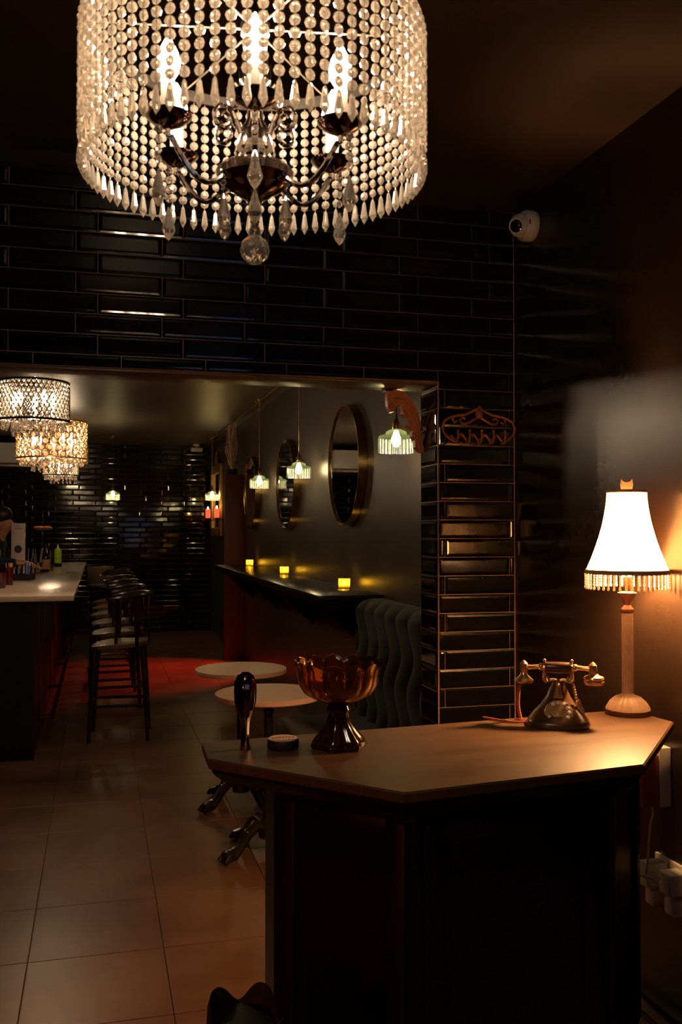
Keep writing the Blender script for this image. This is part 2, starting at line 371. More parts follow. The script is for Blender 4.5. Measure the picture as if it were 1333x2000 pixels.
# back wall tiles
stf = MB(); nb = 0
for k in range(0, 36):
    z0 = PZ*k; z1 = min(z0+PZ, IZ-.004)
    ref = IX if k % 2 else IX-.09
    for i in range(-1, 15):
        x1 = min(ref - PX*i, IX-.002); x0 = max(ref-PX*(i+1), ILX)
        if x1-x0 < .01: continue
        inview = x1 > -1.42 and (z0 > .95 or x1 > -.25)
        if inview and nb < 298: put_tile(x0, x1, z0, z1, BY-.0005, wall_back); nb += 1
        else: put_tile(x0, x1, z0, z1, BY-.0005, wall_back, stf)
o = stf.build('outer_tiles', M_TILE, wall_back, 0); o['kind'] = 'stuff'
# white soffit above the back bar
m = MB(); m.box(((ILX-.14)/2, 13.55, 2.535), (-.14-ILX, .80, .27), b=.008)
sf = struct(m.build('trim_3', M_WHITEWALL))
m = MB(); m.box(((ILX-.14)/2, 13.60, 2.37), (-.14-ILX+.02, .78, .05), b=.01); struct(m.build('trim_4', M_ALU))

# ------------------------------------------------------------------ host podium
S = 1.25; HT = EYE - .45*S
POLY = [(x*S, y*S) for x, y in [(.216,1.99),(.212,1.842),(.51,1.52),(1.017,1.586),(1.31,1.92),(1.29,2.083)]]
def inset(poly, d):
    cx = sum(p[0] for p in poly)/len(poly); cy_ = sum(p[1] for p in poly)/len(poly); out = []
    n = len(poly)
    for i in range(n):
        p0, p1, p2 = Vector(poly[i-1]), Vector(poly[i]), Vector(poly[(i+1)%n])
        e1 = (p1-p0).normalized(); e2 = (p2-p1).normalized()
        n1 = Vector((-e1.y, e1.x)); n2 = Vector((-e2.y, e2.x))
        k = d / max(.35, (1 + n1.dot(n2))); out.append(tuple(p1 + (n1+n2)*k))
    return out
t = thing('host_podium', 'black six-sided host podium with dark brown top below the chandelier', 'podium', (0,0,0))
def loops(polys, zs):
    m = MB(); n = len(polys[0]); vs = [(x,y,z) for P, z in zip(polys, zs) for x, y in P]
    fs = [tuple(range(n-1,-1,-1))] + [(i*n+k, i*n+(k+1)%n, (i+1)*n+(k+1)%n, (i+1)*n+k) for i in range(len(zs)-1) for k in range(n)] + [tuple((len(zs)-1)*n+k for k in range(n))]
    m.add(vs, fs); return m
loops([inset(POLY,.004), POLY, POLY, inset(POLY,.004)], [HT-.026, HT-.022, HT-.004, HT]).build('podium_top', M_TOP, t, 20)
loops([inset(POLY,.035), inset(POLY,.03), inset(POLY,.014), inset(POLY,.010), inset(POLY,.010)], [HT-.062, HT-.055, HT-.04, HT-.034, HT-.0265]).build('top_moulding', M_DARKWOOD, t, 20)
BP = [(x*S, y*S) for x, y in [(.345,1.95),(.345,1.85),(.56,1.61),(.98,1.665),(1.21,1.92),(1.20,2.03)]]
loops([BP, BP], [.08, HT-.062]).build('podium_body', M_DARKWOOD, t, 20)
loops([inset(BP,-.012), inset(BP,-.012), BP], [0, .07, .0795]).build('plinth', M_DARKWOOD, t, 20)
for (a, b) in ((1,2),(2,3),(3,4)):
    pa, pb = Vector(BP[a]), Vector(BP[b]); e = (pb-pa); L = e.length; e.normalize(); nn = Vector((e.y, -e.x)); ang = math.atan2(e.y, e.x); mid = (pa+pb)/2
    mm = MB(); R = rotM('Z', ang)
    for s in (-1, 1):
        c = mid + e*s*(L/2-.045) + nn*.006; mm.box((c.x, c.y, .47), (.05, .014, .72), rz=ang, b=.003)
    for z in (.13, .81):
        c = mid + nn*.006; mm.box((c.x, c.y, z), (L-.14, .014, .05), rz=ang, b=.003)
    mm.build('panel_frame', M_DARKWOOD, t)

# ------------------------------------------------------------------ crystal chandelier
CX_, CY_ = .223, 1.358
ch = thing('crystal_chandelier', 'large round chandelier curtained with strands of crystal beads above the podium', 'chandelier', (CX_, CY_, 0))
phi0 = math.atan2(-CY_, -CX_)
DR, DTOP = .250, 2.245; NST = 80; PITCH = .0163; NB_ = 11
# near strands hang as on the photograph
m = MB(); pr = [(DR+.001, DTOP-.009), (DR+.001, DTOP+.009), (DR-.003, DTOP+.009), (DR-.003, DTOP-.009), (DR+.001, DTOP-.009)]
m.lathe(pr, 96, cap=False); m.build('shade_ring', M_WIRE, ch)
m = MB()
for k in range(6):
    a = phi0 + PI/2 + k*PI/3; m.tube([(math.cos(a)*.02, math.sin(a)*.02, DTOP), (math.cos(a)*DR, math.sin(a)*DR, DTOP)], .0016, 6)
m.lathe([(.001, DTOP-.01), (.022, DTOP-.008), (.022, DTOP+.008), (.001, DTOP+.01)], 16); m.build('shade_spokes', M_WIRE, ch)
def bead_prof(r=.0072, t=.0048): return [(r*.42, -t), (r, -t*.25), (r, t*.25), (r*.42, t)]
bead_m = MB(); bead_m.lathe(bead_prof(), 8, (0,0,0), rotM('X', PI/2)); bead_me = bead_m.mesh('bead', M_CRYSTAL, 0)
drop_m = MB(); drop_m.lathe([(.0012,0),(.0032,-.004),(.0045,-.014),(.0062,-.024),(.0060,-.027),(.0003,-.037)], 6); drop_me = drop_m.mesh('drop', M_CRYSTAL, 0)
wire_m = MB(); wire_m.tube([(0,0,0),(0,0,-NB_*PITCH-.006)], .0007, 4); wire_me = wire_m.mesh('strand_wire', M_WIRE, 0)
chains = []
for q in range(4):
    rr = random.Random(q+50); mm = MB()
    for b in range(NB_):
        mm.lathe(bead_prof(), 8, (0,0,-.010-b*PITCH), rotM('Z', rr.uniform(-.6,.6)) @ rotM('X', PI/2))
    mm.tube([(0,0,0),(0,0,-NB_*PITCH-.006)], .0007, 4); chains.append(mm.mesh('bead_chain', M_CRYSTAL, 0))
for i in range(NST):
    da = (i - NST/2 + .5) / NST * 2*PI; a = phi0 + da
    near = abs(i - NST/2 + .5) < 13.5
    loc = (math.cos(a)*DR, math.sin(a)*DR, DTOP-.010)
    s = link('crystal_strand', wire_me if near else chains[i % 4], ch); s.location = loc; s.rotation_euler = (0, 0, a - PI/2)
    if near:
        for b in range(NB_):
            o = link('bead', bead_me, s); o.location = (0,0,-.010-b*PITCH); o.rotation_euler = (0, 0, random.uniform(-.6,.6))
    d = link('crystal_drop', drop_me, s); d.location = (0,0,-.004-NB_*PITCH); d.rotation_euler = (0,0,random.uniform(0, 1))
# stem, bowl, ball
m = MB(); m.lathe([(.001,2.84),(.055,2.838),(.06,2.82),(.03,2.80),(.008,2.79),(.008,2.33),(.014,2.32),(.020,2.30),(.010,2.285),(.010,2.26),(.016,2.25),(.016,2.20),(.024,2.19),(.024,2.165),(.012,2.15),(.012,2.11),(.018,2.10),(.028,2.075),(.030,2.06),(.020,2.04)], 24)
m.build('stem', M_CHROME, ch)
m = MB(); m.lathe([(.0005,2.043),(.036,2.041),(.050,2.038),(.058,2.030),(.056,2.020),(.040,2.005),(.022,1.994),(.012,1.990),(.008,1.975),(.0005,1.970)], 32); m.build('bowl', M_DCHROME, ch)
bm = bmesh.new(); bmesh.ops.create_icosphere(bm, subdivisions=2, radius=.0225); me = bpy.data.meshes.new('crystal_ball'); bm.to_mesh(me); bm.free(); me.materials.append(M_CRYSTALC)
o = link('crystal_ball', me, ch); o.location = (0,0,1.915)
m = MB()
for z in (1.945, 1.957): m.lathe(bead_prof(), 8, (0,0,z), rotM('X', PI/2))
m.build('ball_link', M_CRYSTALC, ch, 0)
tear = MB(); tear.lathe([(.001,0),(.004,-.008),(.009,-.028),(.0105,-.036),(.006,-.046),(.0005,-.052)], 8); tear_me = tear.mesh('teardrop', M_CRYSTALC, 0)
link_m = MB()
for b in range(4): link_m.lathe(bead_prof(.0062,.004), 8, (0,0,-.006-b*.0145), rotM('Z', .4*b) @ rotM('X', PI/2))
link_me = link_m.mesh('bead_garland', M_CRYSTALC, 0)
AR = .14; CUPZ = 2.074
bulb = MB(); bulb.lathe([(.007,0),(.015,.013),(.0168,.024),(.0135,.040),(.006,.055),(.0008,.064)], 12); bulb_me = bulb.mesh('bulb', M_BULB, 60)
sl = MB(); sl.lathe([(.010,0),(.010,.052),(.008,.056)], 16); sl_me = sl.mesh('candle_sleeve', M_SLEEVE)
cup = MB(); cup.lathe([(.004,-.014),(.012,-.010),(.024,-.004),(.033,.004),(.034,.006),(.030,.004),(.012,0),(.010,.004)], 24); cup_me = cup.mesh('drip_cup', M_DCHROME)
arm = MB()
pts = []
for u in range(25):
    s_ = u/24; r = .022 + (AR-.022)*s_; z = 2.050 + .030*math.sin(s_*PI*1.0)*(1 if s_ < .25 else 1) 
    z = 2.055 - .062*math.sin(min(1, s_*1.05)*PI*.92)**1.0 + (.012*s_)
    pts.append((r, 0, z))
pts.append((AR, 0, CUPZ-.012))
arm.tube(pts, .0042, 8)
sc_pts = []
for u in range(28):
    th = u/27*2.4*PI; rr = .020*(1-.65*u/27); sc_pts.append((.052+rr*math.cos(PI/2-th)*.9, 0, 2.098+rr*math.sin(PI/2-th)))
arm.tube([(.02,0,2.075),(.03,0,2.10),(.042,0,2.117)] + sc_pts, .0030, 6)
arm.tube([(.018,0,2.14),(.035,0,2.155),(.045,0,2.145),(.040,0,2.132),(.030,0,2.138)], .003, 6)
arm_me = arm.mesh('arm', M_CHROME)
for k in range(6):
    a = phi0 + k*PI/3
    ar = link('arm', arm_me, ch); ar.rotation_euler = (0,0,a)
    for nm, me_, z in (('drip_cup', cup_me, CUPZ), ('candle_sleeve', sl_me, CUPZ), ('bulb', bulb_me, CUPZ+.055)):
        o = link(nm, me_, ar); o.location = (AR,0,z)
    o = link('garland', link_me, ar); o.location = (AR+.014,0,CUPZ-.010)
    o = link('teardrop', tear_me, ar); o.location = (AR+.014,0,CUPZ-.010-.063)
    o = link('garland', link_me, ar); o.location = (.052,0,2.032); o.scale = (1,1,.55)
    o = link('teardrop', tear_me, ar); o.location = (.052,0,1.992-.004)

# ------------------------------------------------------------------ bar counter
m0 = thing('bar_counter', 'long bar counter with glossy pale stone top at the left', 'bar counter', (0,0,0))
BX1, BX0, BY0, BY1, BZ = -.15, -.85, 6.34, 12.9, 1.07
m = MB(); m.box(((BX0+BX1)/2, (BY0+BY1)/2, BZ-.018), (BX1-BX0, BY1-BY0, .036), b=.004); m.build('countertop', M_MARBLE, m0)
m = MB(); m.box(((BX0-.40)/2, (BY0+.05+BY1)/2, (BZ-.036)/2), (-.40-BX0, BY1-BY0-.05, BZ-.036)); m.build('counter_body', M_DARKWOOD, m0, 0)
m = MB()
for k in range(8): m.box((-.405, 6.9+.8*k, .53), (.02, .06, .9), b=.004)
m.build('pilasters', M_DARKWOOD, m0)
m = MB(); m.tube([(-.30, BY0+.3, .2), (-.30, BY1-.3, .2)], .018, 10)
for k in range(5): m.tube([(-.40, 6.8+1.3*k, .2), (-.30, 6.8+1.3*k, .2)], .012, 8)
m.build('foot_rail', M_DCHROME, m0)
# low back counter
bc = thing('back_bar', 'dark back counter behind the bartender', 'counter', (0,0,0))
m = MB(); m.box((-2.6, 9.5, .44), (.7, 6.6, .88)); m.build('cabinet_body', M_DARKWOOD, bc, 0)
m = MB(); m.box((-2.6, 9.5, .90), (.74, 6.64, .035), b=.004); m.build('worktop', M_BLACK, bc)

# ------------------------------------------------------------------ bar stools
def make_stool():
    st = thing('bar_stool', 'x', 'bar stool', (0,0,0), 0, 'black bar stools along the bar')
    m = MB(); n, k = 18, 18; vs = []; fs = []
    def zt(x, y): return .685 + .022*(abs(y)/.21)**2*0.4 - .020*max(0, (-x)/.2)**2 + .02*max(0, x/.2)**2
    top = []
    for i in range(9):
        rr = i/8
        for j in range(32):
            a = 2*PI*j/32; e = 2.6; c_, s_ = math.cos(a), math.sin(a)
            q = (abs(c_)**e + abs(s_)**e)**(-1/e)
            x = rr*q*c_*.205; y = rr*q*s_*(.215 - .02*(c_ > 0)*c_)
            top.append((x, y, zt(x, y) - (.006 if i == 8 else 0)))
    bot = [(p[0]*.96, p[1]*.96, p[2]-.028) for p in top[8*32:]]
    fs = [(i*32+j, i*32+(j+1)%32, (i+1)*32+(j+1)%32, (i+1)*32+j) for i in range(8) for j in range(32)]
    fs += [(8*32+j, 8*32+(j+1)%32, 9*32+(j+1)%32, 9*32+j) for j in range(32)] + [tuple(9*32+j for j in range(32))]
    m.add(top+bot, fs); m.build('seat', M_STSEAT, st, 50)
    for sx in (-1, 1):
        for sy in (-1, 1):
            m = MB(); m.tube([(sx*.205, sy*.20, 0), (sx*.185, sy*.18, .35), (sx*.165, sy*.165, .668)], [.013,.016,.018], 10); m.build('leg', M_STOOL, st)
    m = MB(); c4 = [(-.19,-.187,.25),(.19,-.187,.25),(.19,.187,.25),(-.19,.187,.25)]
    for q in range(4): m.tube([c4[q], c4[(q+1)%4]], .011, 8)
    m.build('footrest', M_STOOL, st)
    m = MB()
    arc = [(.205*math.cos(a)*1.05+.0, .235*math.sin(a), 1.035 - .03*(abs(a)/1.9)**3) for a in [(-1.9+3.8*i/20) for i in range(21)]]
    m.tube(arc, [.012+.008*math.cos((i-10)/10*PI/2) for i in range(21)], 8); m.build('top_rail', M_STOOL, st)
    for a in (-.95, .95):
        m = MB(); m.tube([(.16*math.cos(a*.9)+.02, .175*(1 if a > 0 else -1), .67), (.205*1.05*math.cos(a), .235*math.sin(a), 1.02)], .014, 8); m.build('back_post', M_STOOL, st)
    for a in (-1.6, 1.6):
        m = MB(); m.tube([(-.02, .185*(1 if a > 0 else -1), .67), (.215*math.cos(a), .235*math.sin(a), 1.012)], .011, 8); m.build('arm_post', M_STOOL, st)
    m = MB(); m.box((.205, 0, .85), (.012, .10, .34), b=.004); m.build('splat', M_STOOL, st)
    return st
stool_labels = ['black bar stool nearest the camera at the bar', 'second black bar stool from the camera along the bar', 'third black bar stool counted from the camera along the bar',
    'fourth black bar stool counted from the camera along the bar', 'fifth black bar stool, last but one from the laptop table', 'sixth and furthest black bar stool, beside the laptop table']
s0 = make_stool(); rs = random.Random(5)
for i in range(6):
    s = s0 if i == 0 else copy_tree(s0)
    s.location = (.155 + rs.uniform(-.01,.015) - .006*i, 6.98 + .83*i, 0); s.rotation_euler = (0,0,math.radians(rs.uniform(-5,5)) - (.12 if i == 0 else 0))
    s['label'] = stool_labels[i]

lt = thing('laptop_table', 'small dark side table at the far end of the stools', 'table', (.11, 12.35, 0))
m = MB(); m.box((0,0,.775), (.48,.42,.03), b=.006); m.build('table_top', M_BLACK, lt)
for sx in (-1,1):
    for sy in (-1,1):
        m = MB(); m.tube([(sx*.19, sy*.17, 0), (sx*.19, sy*.17, .762)], .014, 8); m.build('leg', M_BLACK, lt)
lp = thing('laptop', 'open silver laptop seen from behind at the end of the bar', 'laptop', (.035, 12.3, .7905))
m = MB(); m.box((0, .10, .008), (.33, .23, .015), b=.004); m.build('keyboard_base', M_ALU, lp)
Rl = rotM('X', math.radians(12))
m = MB(); m.box((0, -.035, .130), (.33, .008, .235), b=.003, M=Rl); lid = m.build('lid', M_ALU, lp)
m = MB(); ap = []
for i in range(28):
    a = 2*PI*i/28; r = .016*(1+.08*math.cos(2*a)); 
    if abs((a+PI) % (2*PI) - PI) < .5: r *= .72
    ap.append((r*math.cos(a), r*math.sin(a)))
m.prism(ap, 0, .001, (0,-.0405+.0005,.135), rotM('X', math.radians(12)) @ rotM('X', PI/2)); m.build('lid_emblem', M_WHITEP, lid)

# ------------------------------------------------------------------ bar drum chandeliers
bd_ = MB(); bd_.lathe([(.001,.004),(.001,0),(.004,-.008),(.009,-.028),(.007,-.04),(.0005,-.048)], 6, cap=False); bdrop_me = bd_.mesh('crystal_drop', M_CRYSTALC, 0)
for b in range(3): bd_.ball((0,0,.010+b*.014), .0075, 6, 4)
bdrop2_me = bd_.mesh('crystal_drop', M_CRYSTALC, 0)
def drum_light(label, x, y, z0, z1, r, style, nbulb=5):
    t = thing('drum_chandelier', label, 'chandelier', (x, y, 0), 0, 'drum chandeliers over the bar')
    H = z1-z0; frame = {'lattice': M_BLACK, 'oval': M_GOLD}[style]
    m = MB()
    for z in (z0, z1):
        m = MB(); m.lathe([(r+.003, z-.006),(r+.003, z+.006),(r-.003, z+.006),(r-.003, z-.006),(r+.003, z-.006)], 48, cap=False); m.build('shade_ring', frame, t)
    m = MB(); bd = MB()
    if style == 'lattice':
        n = 44
        for sgn in (-1, 1):
            for k in range(n):
                a0 = 2*PI*k/n; m.tube([((r)*math.cos(a0+sgn*u*.62), (r)*math.sin(a0+sgn*u*.62), z0+H*u) for u in [i/6 for i in range(7)]], .0022, 4)
        rows = 10
        for q in range(rows):
            for k in range(n):
                a = 2*PI*(k+.5*(q%2))/n; bd.lathe([(.001,-.010),(.0105,0),(.001,.010)], 6, ((r-.01)*math.cos(a), (r-.01)*math.sin(a), z0+H*(q+.5)/rows), cap=False)
        m.build('lattice_shade', frame, t); o = bd.build('shade_beads', M_DRUMB, t, 0); o['kind'] = 'stuff'
    else:
        rows = 6; n = 26
        for q in range(rows):
            for k in range(n):
                a = 2*PI*(k+.5*(q%2))/n; c = (r*math.cos(a), r*math.sin(a), z0+H*(q+.5)/rows)
                sz = 1.0 + .0*math.sin(q+k)
                R = rotM('Z', a+PI/2) @ rotM('X', PI/2)
                ring = [Vector(c) + R @ Vector((.021*math.cos(b), .020*math.sin(b), 0)) for b in [2*PI*i/10 for i in range(10)]]
                m.tube(ring, .0042, 4, closed=True)
                bd.lathe([(.001,-.004),(.0165,0),(.001,.004)], 8, ((r-.012)*math.cos(a), (r-.012)*math.sin(a), c[2]), R, cap=False)
        m.build('pierced_shade', frame, t); o = bd.build('shade_crystals', M_DRUMB, t, 0); o['kind'] = 'stuff'
    nq = int(26*r/.2)
    for q in range(nq):
        a = 2*PI*q/nq; o = link('crystal_drop', bdrop_me, t); o.location = ((r-.03)*math.cos(a), (r-.03)*math.sin(a), z0-.004)
    for q in range(14):
        a = 2*PI*q/14; o = link('crystal_drop', bdrop2_me, t); o.location = (r*.55*math.cos(a), r*.55*math.sin(a), z0-.045)
    for a in (2.2, -1.9):
        m = MB(); c = (r*.45*math.cos(a), r*.45*math.sin(a), z0-.03); m.ball(c, .034, 12, 8); m.build('crystal_ball', M_CRYSTALC, t, 0)
    m = MB(); m.tube([(0,0,z0-.02),(0,0,IZ)], .006, 8); m.lathe([(.001,IZ),(.05,IZ-.004),(.05,IZ-.02),(.01,IZ-.035)], 20, cap=False)
    for z in (z1+.05, z1+.10): m.ball((0,0,z), .017, 10, 6)
    for k in range(3):
        a = 2*PI*k/3; m.tube([(0,0,z1+.04),(r*math.cos(a), r*math.sin(a), z1)], .0018, 4)
    for k in range(nbulb):
        a = 2*PI*k/nbulb+.3; m.tube([(0,0,z0+.02),(r*.3*math.cos(a), r*.3*math.sin(a), z0-.005),(r*.55*math.cos(a), r*.55*math.sin(a), z0+.03)], .004, 6)
    m.build('frame_stem', M_CHROME, t)
    for k in range(nbulb):
        a = 2*PI*k/nbulb+.3
        m = MB(); m.lathe([(.008,0),(.012,.015),(.017,.04),(.012,.065),(.001,.085)], 10, (r*.55*math.cos(a), r*.55*math.sin(a), z0+.09)); m.build('bulb', M_BULBBAR, t, 60)
        m = MB(); m.lathe([(.010,0),(.010,.068)], 10, (r*.55*math.cos(a), r*.55*math.sin(a), z0+.022)); m.build('candle_sleeve', M_SLEEVE, t)
    return t
drum_light('drum chandelier with black lattice shade, nearest over the bar', -.37, 5.72, 2.135, 2.36, .205, 'lattice')
drum_light('drum chandelier with pierced gold oval shade, middle of three', -.325, 7.0, 2.01, 2.275, .245, 'oval')
drum_light('small drum chandelier furthest over the bar, below the gold one', -.41, 10.9, 2.11, 2.29, .20, 'lattice', 4)

# ------------------------------------------------------------------ pendants
def pendant(x, y, label):
    t = thing('pendant_lamp', label, 'pendant lamp', (x, y, 0), 0, 'ribbed green glass pendants')
    z = 1.955; r = .092; n = 72
    rib = lambda a, i: 1 + (.035*math.cos(a*26) if i < 6 else .02*math.cos(a*26))
    m = MB(); m.lathe([(r*.985, z-.052),(r, z-.050),(r, z-.01),(r, z+.022),(r*.93, z+.038),(r*.62, z+.042),(r*.55, z+.060),(r*.30, z+.070),(.020, z+.074)], 104, cap=False, fn=rib)
    m.build('glass_shade', M_PGLASS, t, 80)
    m = MB(); m.lathe([(.019, z+.064),(.021, z+.07),(.021, z+.105),(.016, z+.115),(.007, z+.135),(.004, z+.16)], 16); m.box((.026, 0, z+.085), (.016,.006,.006)); m.build('socket', M_BRASS, t)
    m = MB(); m.tube([(0,0,z+.15),(0,0,IZ-.02)], .0028, 6); m.build('cord', M_BRASS if y > 5.5 else M_BLKPL, t)
    m = MB(); m.lathe([(.045, IZ),(.045, IZ-.018),(.01, IZ-.024)], 20); m.build('canopy', M_BRASS, t)
    m = MB(); m.lathe([(.010, z+.064),(.014, z+.05),(.024, z+.025),(.024, z+.005),(.014, z-.016),(.001, z-.021)], 14); m.build('bulb', M_BULBP, t, 60)
pendant(1.51, 4.63, 'ribbed green glass pendant nearest the opening, beside the copper bracket')
pendant(1.51, 7.07, 'ribbed green glass pendant hanging before the middle round mirror')
pendant(1.51, 8.90, 'ribbed green glass pendant hanging before the smallest far round mirror')
pendant(1.51, 12.75, 'ribbed green glass pendant furthest right, beside the gold framed mirror')
pendant(.19, 12.9, 'lone ribbed green glass pendant before the black tiled back wall')
m = MB(); m.tube([(1.51, 3.82, IZ-.012), (1.51, 13.0, IZ-.012)], .010, 8); tag(m.build('ceiling_conduit', M_BRASS), 'thin metal conduit along the ceiling joining the right pendants', 'conduit')

# ------------------------------------------------------------------ round mirrors on the right inner wall
def mirror(y, z, r, label):
    t = thing('round_mirror', label, 'mirror', (IX, y, z), 0, 'round brass-framed mirrors')
    R = rotM('Y', -PI/2)
    m = MB(); m.lathe([(r, .001),(r, .055),(r-.006, .058),(r-.010, .055),(r-.010, .02)], 64, M=R, cap=False); m.build('frame', M_BRASS, t)
    m = MB(); m.lathe([(.001, .045),(r-.009, .045)], 64, M=R, cap=False); m.build('mirror_glass', M_MIRROR, t)
mirror(6.02, 1.935, .405, 'large round brass framed mirror, nearest on the right wall')
mirror(8.02, 1.90, .395, 'round brass framed mirror in the middle of the right wall')
mirror(9.97, 1.90, .395, 'round brass framed mirror furthest along the right wall')

# ------------------------------------------------------------------ drink ledge with candles
t = thing('drink_ledge', 'long black wall ledge with three lit tealights', 'ledge', (0,0,0))
m = MB(); m.box(((1.235+IX)/2, (5.25+10.2)/2, 1.095), (IX-1.235-.001, 4.95, .045), b=.005); m.build('ledge_top', M_BLACK, t)
m = MB(); m.box(((1.30+IX)/2, (5.3+10.15)/2, 1.05), (IX-1.30-.001, 4.85, .045), b=.003); m.build('apron', M_DARKWOOD, t)
for y in (5.6, 7.1, 8.6, 10.0):
    m = MB(); m.prism([(0,0),(-.30,0),(-.02,-.26),(0,-.26)], -.015, .015, (IX-.001, y, 1.0275), rotM('X', PI/2)); m.build('support_bracket', M_DARKWOOD, t)
def tealight(x, y, z, label, mat_g=M_CGLASS):
    t = thing('tealight_candle', label, 'candle', (x,y,z), 0, 'tealights in glass holders on the ledge')
    m = MB(); m.lathe([(.001,.0005),(.034,.0005),(.038,.006),(.038,.064),(.035,.064),(.035,.008),(.001,.006)], 24, cap=False); m.build('glass_holder', mat_g, t)
    m = MB(); m.lathe([(.019,.0085),(.019,.024),(.001,.024)], 16); m.build('wax', M_SLEEVE, t)
    m = MB(); m.lathe([(.001,.024),(.007,.031),(.006,.040),(.001,.054)], 8); m.build('flame', M_FLAME, t, 60)
tealight(1.56, 5.88, 1.1185, 'lit tealight on the ledge below the nearest round mirror')
tealight(1.56, 7.90, 1.1185, 'lit tealight on the ledge, middle of the three')
tealight(1.56, 9.80, 1.1185, 'lit tealight at the far end of the ledge')

# ------------------------------------------------------------------ stub pier, branches, far end details
m = MB(); m.box(((1.41+IX)/2, 10.7, 1.07), (IX-1.41, .12, 2.14), b=.004); struct(m.build('trim_5', M_REDLIT))
m = MB(); rb = random.Random(11)
for k in range(46):
    a = rb.uniform(0, 2*PI); hh = rb.uniform(.25, .62); sp = .11*(1-hh/.8)
    p = [Vector((1.50, 10.7, 2.16))]
    for u in range(1, 6):
        p.append(Vector((1.50+math.cos(a)*sp*u/4+rb.uniform(-.014,.014), 10.7+math.sin(a)*sp*u/4+rb.uniform(-.014,.014), 2.16+hh*u/5)))
    m.tube(p, [.006,.005,.005,.004,.004,.003], 4)
t = thing('branch_bundle', 'bundle of dry bare branches standing on the stub pier', 'branches', (0,0,0))
o = m.build('twigs', M_BRANCH, t, 60); o['kind'] = 'stuff'
m = MB(); m.lathe([(.045,2.141),(.06,2.16),(.055,2.20),(.045,2.20),(.05,2.165),(.001,2.15)], 16, (1.50,10.7,0), cap=False); m.build('pot', M_BLACK, t)
t = thing('gold_framed_mirror', 'tall narrow mirror in an ornate gold frame near the back wall', 'mirror', (IX, 13.1, 1.91))
m = MB()
for s in (-1,1): m.box((-.025, s*.50, 0), (.05, .13, .98), b=.012)
for s in (-1,1): m.box((-.025, 0, s*.44), (.05, 1.0, .12), b=.012)
m.build('frame', M_GOLD, t)
m = MB(); m.ball((-.03,0,.56), .09, 12, 8, (.3,1.4,1)); m.ball((-.03,.12,.53), .05, 10, 6, (.4,1,1)); m.ball((-.03,-.12,.53), .05, 10, 6, (.4,1,1)); m.ball((-.03,0,.66), .035, 10, 6, (.5,1,1)); m.build('crest', M_GOLD, t)
m = MB(); m.box((-.012, 0, 0), (.01, .88, .78)); m.build('mirror_glass', M_MIRROR, t, 0)
M_REDWAX = mat('red_wax_glass', (0.6, 0.03, 0.02), 0.3, emit=(1.0, .09, .03), estr=1.6)
for (x, y, lab) in ((1.44, 12.62, 'left red glass candle hanging on the right wall'), (1.50, 12.15, 'right red glass candle, in front of the gold framed mirror')):
    t = thing('red_wall_candle', lab, 'candle', (x, y, 1.66), 0, 'red wall candles')
    m = MB(); m.lathe([(.001,0),(.030,0),(.033,.01),(.033,.12),(.030,.12),(.030,.01)], 16, cap=False); m.build('glass_cup', M_REDWAX, t)
    m = MB(); m.lathe([(.001,.10),(.010,.112),(.008,.13),(.001,.155)], 8); m.build('flame', M_FLAME, t, 60)
    m = MB(); m.tube([(0,0,-.003),(.05,0,-.03),(IX-x,0,-.01)], .005, 6); m.lathe([(.001,-.006),(.038,-.004),(.038,0),(.001,0)], 16, cap=False); m.build('bracket', M_IRON, t)
m = MB(); m.box((IX-.012, 11.55, 1.78), (.022, .95, .62), b=.004); tag(m.build('metal_panel', mat('satin_steel', (.32,.28,.24), .3, metal=1.0)), 'plain satin metal wall panel beyond the stub pier', 'panel')
# small camera near the back
t = thing('security_camera', 'small white camera high at the back right corner', 'camera', (1.40, 13.8, 2.70))
m = MB(); m.lathe([(.001,.06),(.05,.06),(.05,.03),(.001,.03)], 16, cap=False); m.tube([(0,0,.03),(0,0,0)], .012, 8); m.build('mount', M_WHITEP, t)
m = MB(); m.box((0,-.03,-.02), (.17,.07,.06), rz=.3, b=.012); m.build('housing', M_WHITEP, t)

# ------------------------------------------------------------------ dome camera on front right wall
t = thing('dome_camera', 'white dome security camera on the wall above the tiled column', 'camera', (RX, 3.42, 2.727))
R = rotM('Y', -PI/2)
m = MB(); m.lathe([(.001,0),(.058,0),(.062,.006),(.062,.040),(.056,.052),(.030,.056)], 40, M=R, cap=False); m.build('base', M_WHITEP, t)
aim = Vector((-.72, -.62, -.30)).normalized(); q = aim.to_track_quat('Z', 'Y').to_matrix()
c0 = Vector((-.062, -.012, -.004))
m = MB(); m.lathe([(.047*math.sin(u), -.047*math.cos(u)) for u in [PI*i/16 for i in range(1, 14)]] + [(.030,.043),(.030,.046),(.025,.046)], 32, tuple(c0), q, cap=False); m.build('eyeball', M_WHITEP, t)
m = MB(); m.lathe([(.001,.052),(.012,.051),(.020,.048),(.026,.043)], 24, tuple(c0), q, cap=False); m.build('lens', M_LENS, t)
m = MB(); m.box((-.045, -.0625+.0, -.002), (.006,.0015,.020)); m.build('mark', M_RED, t, 0)

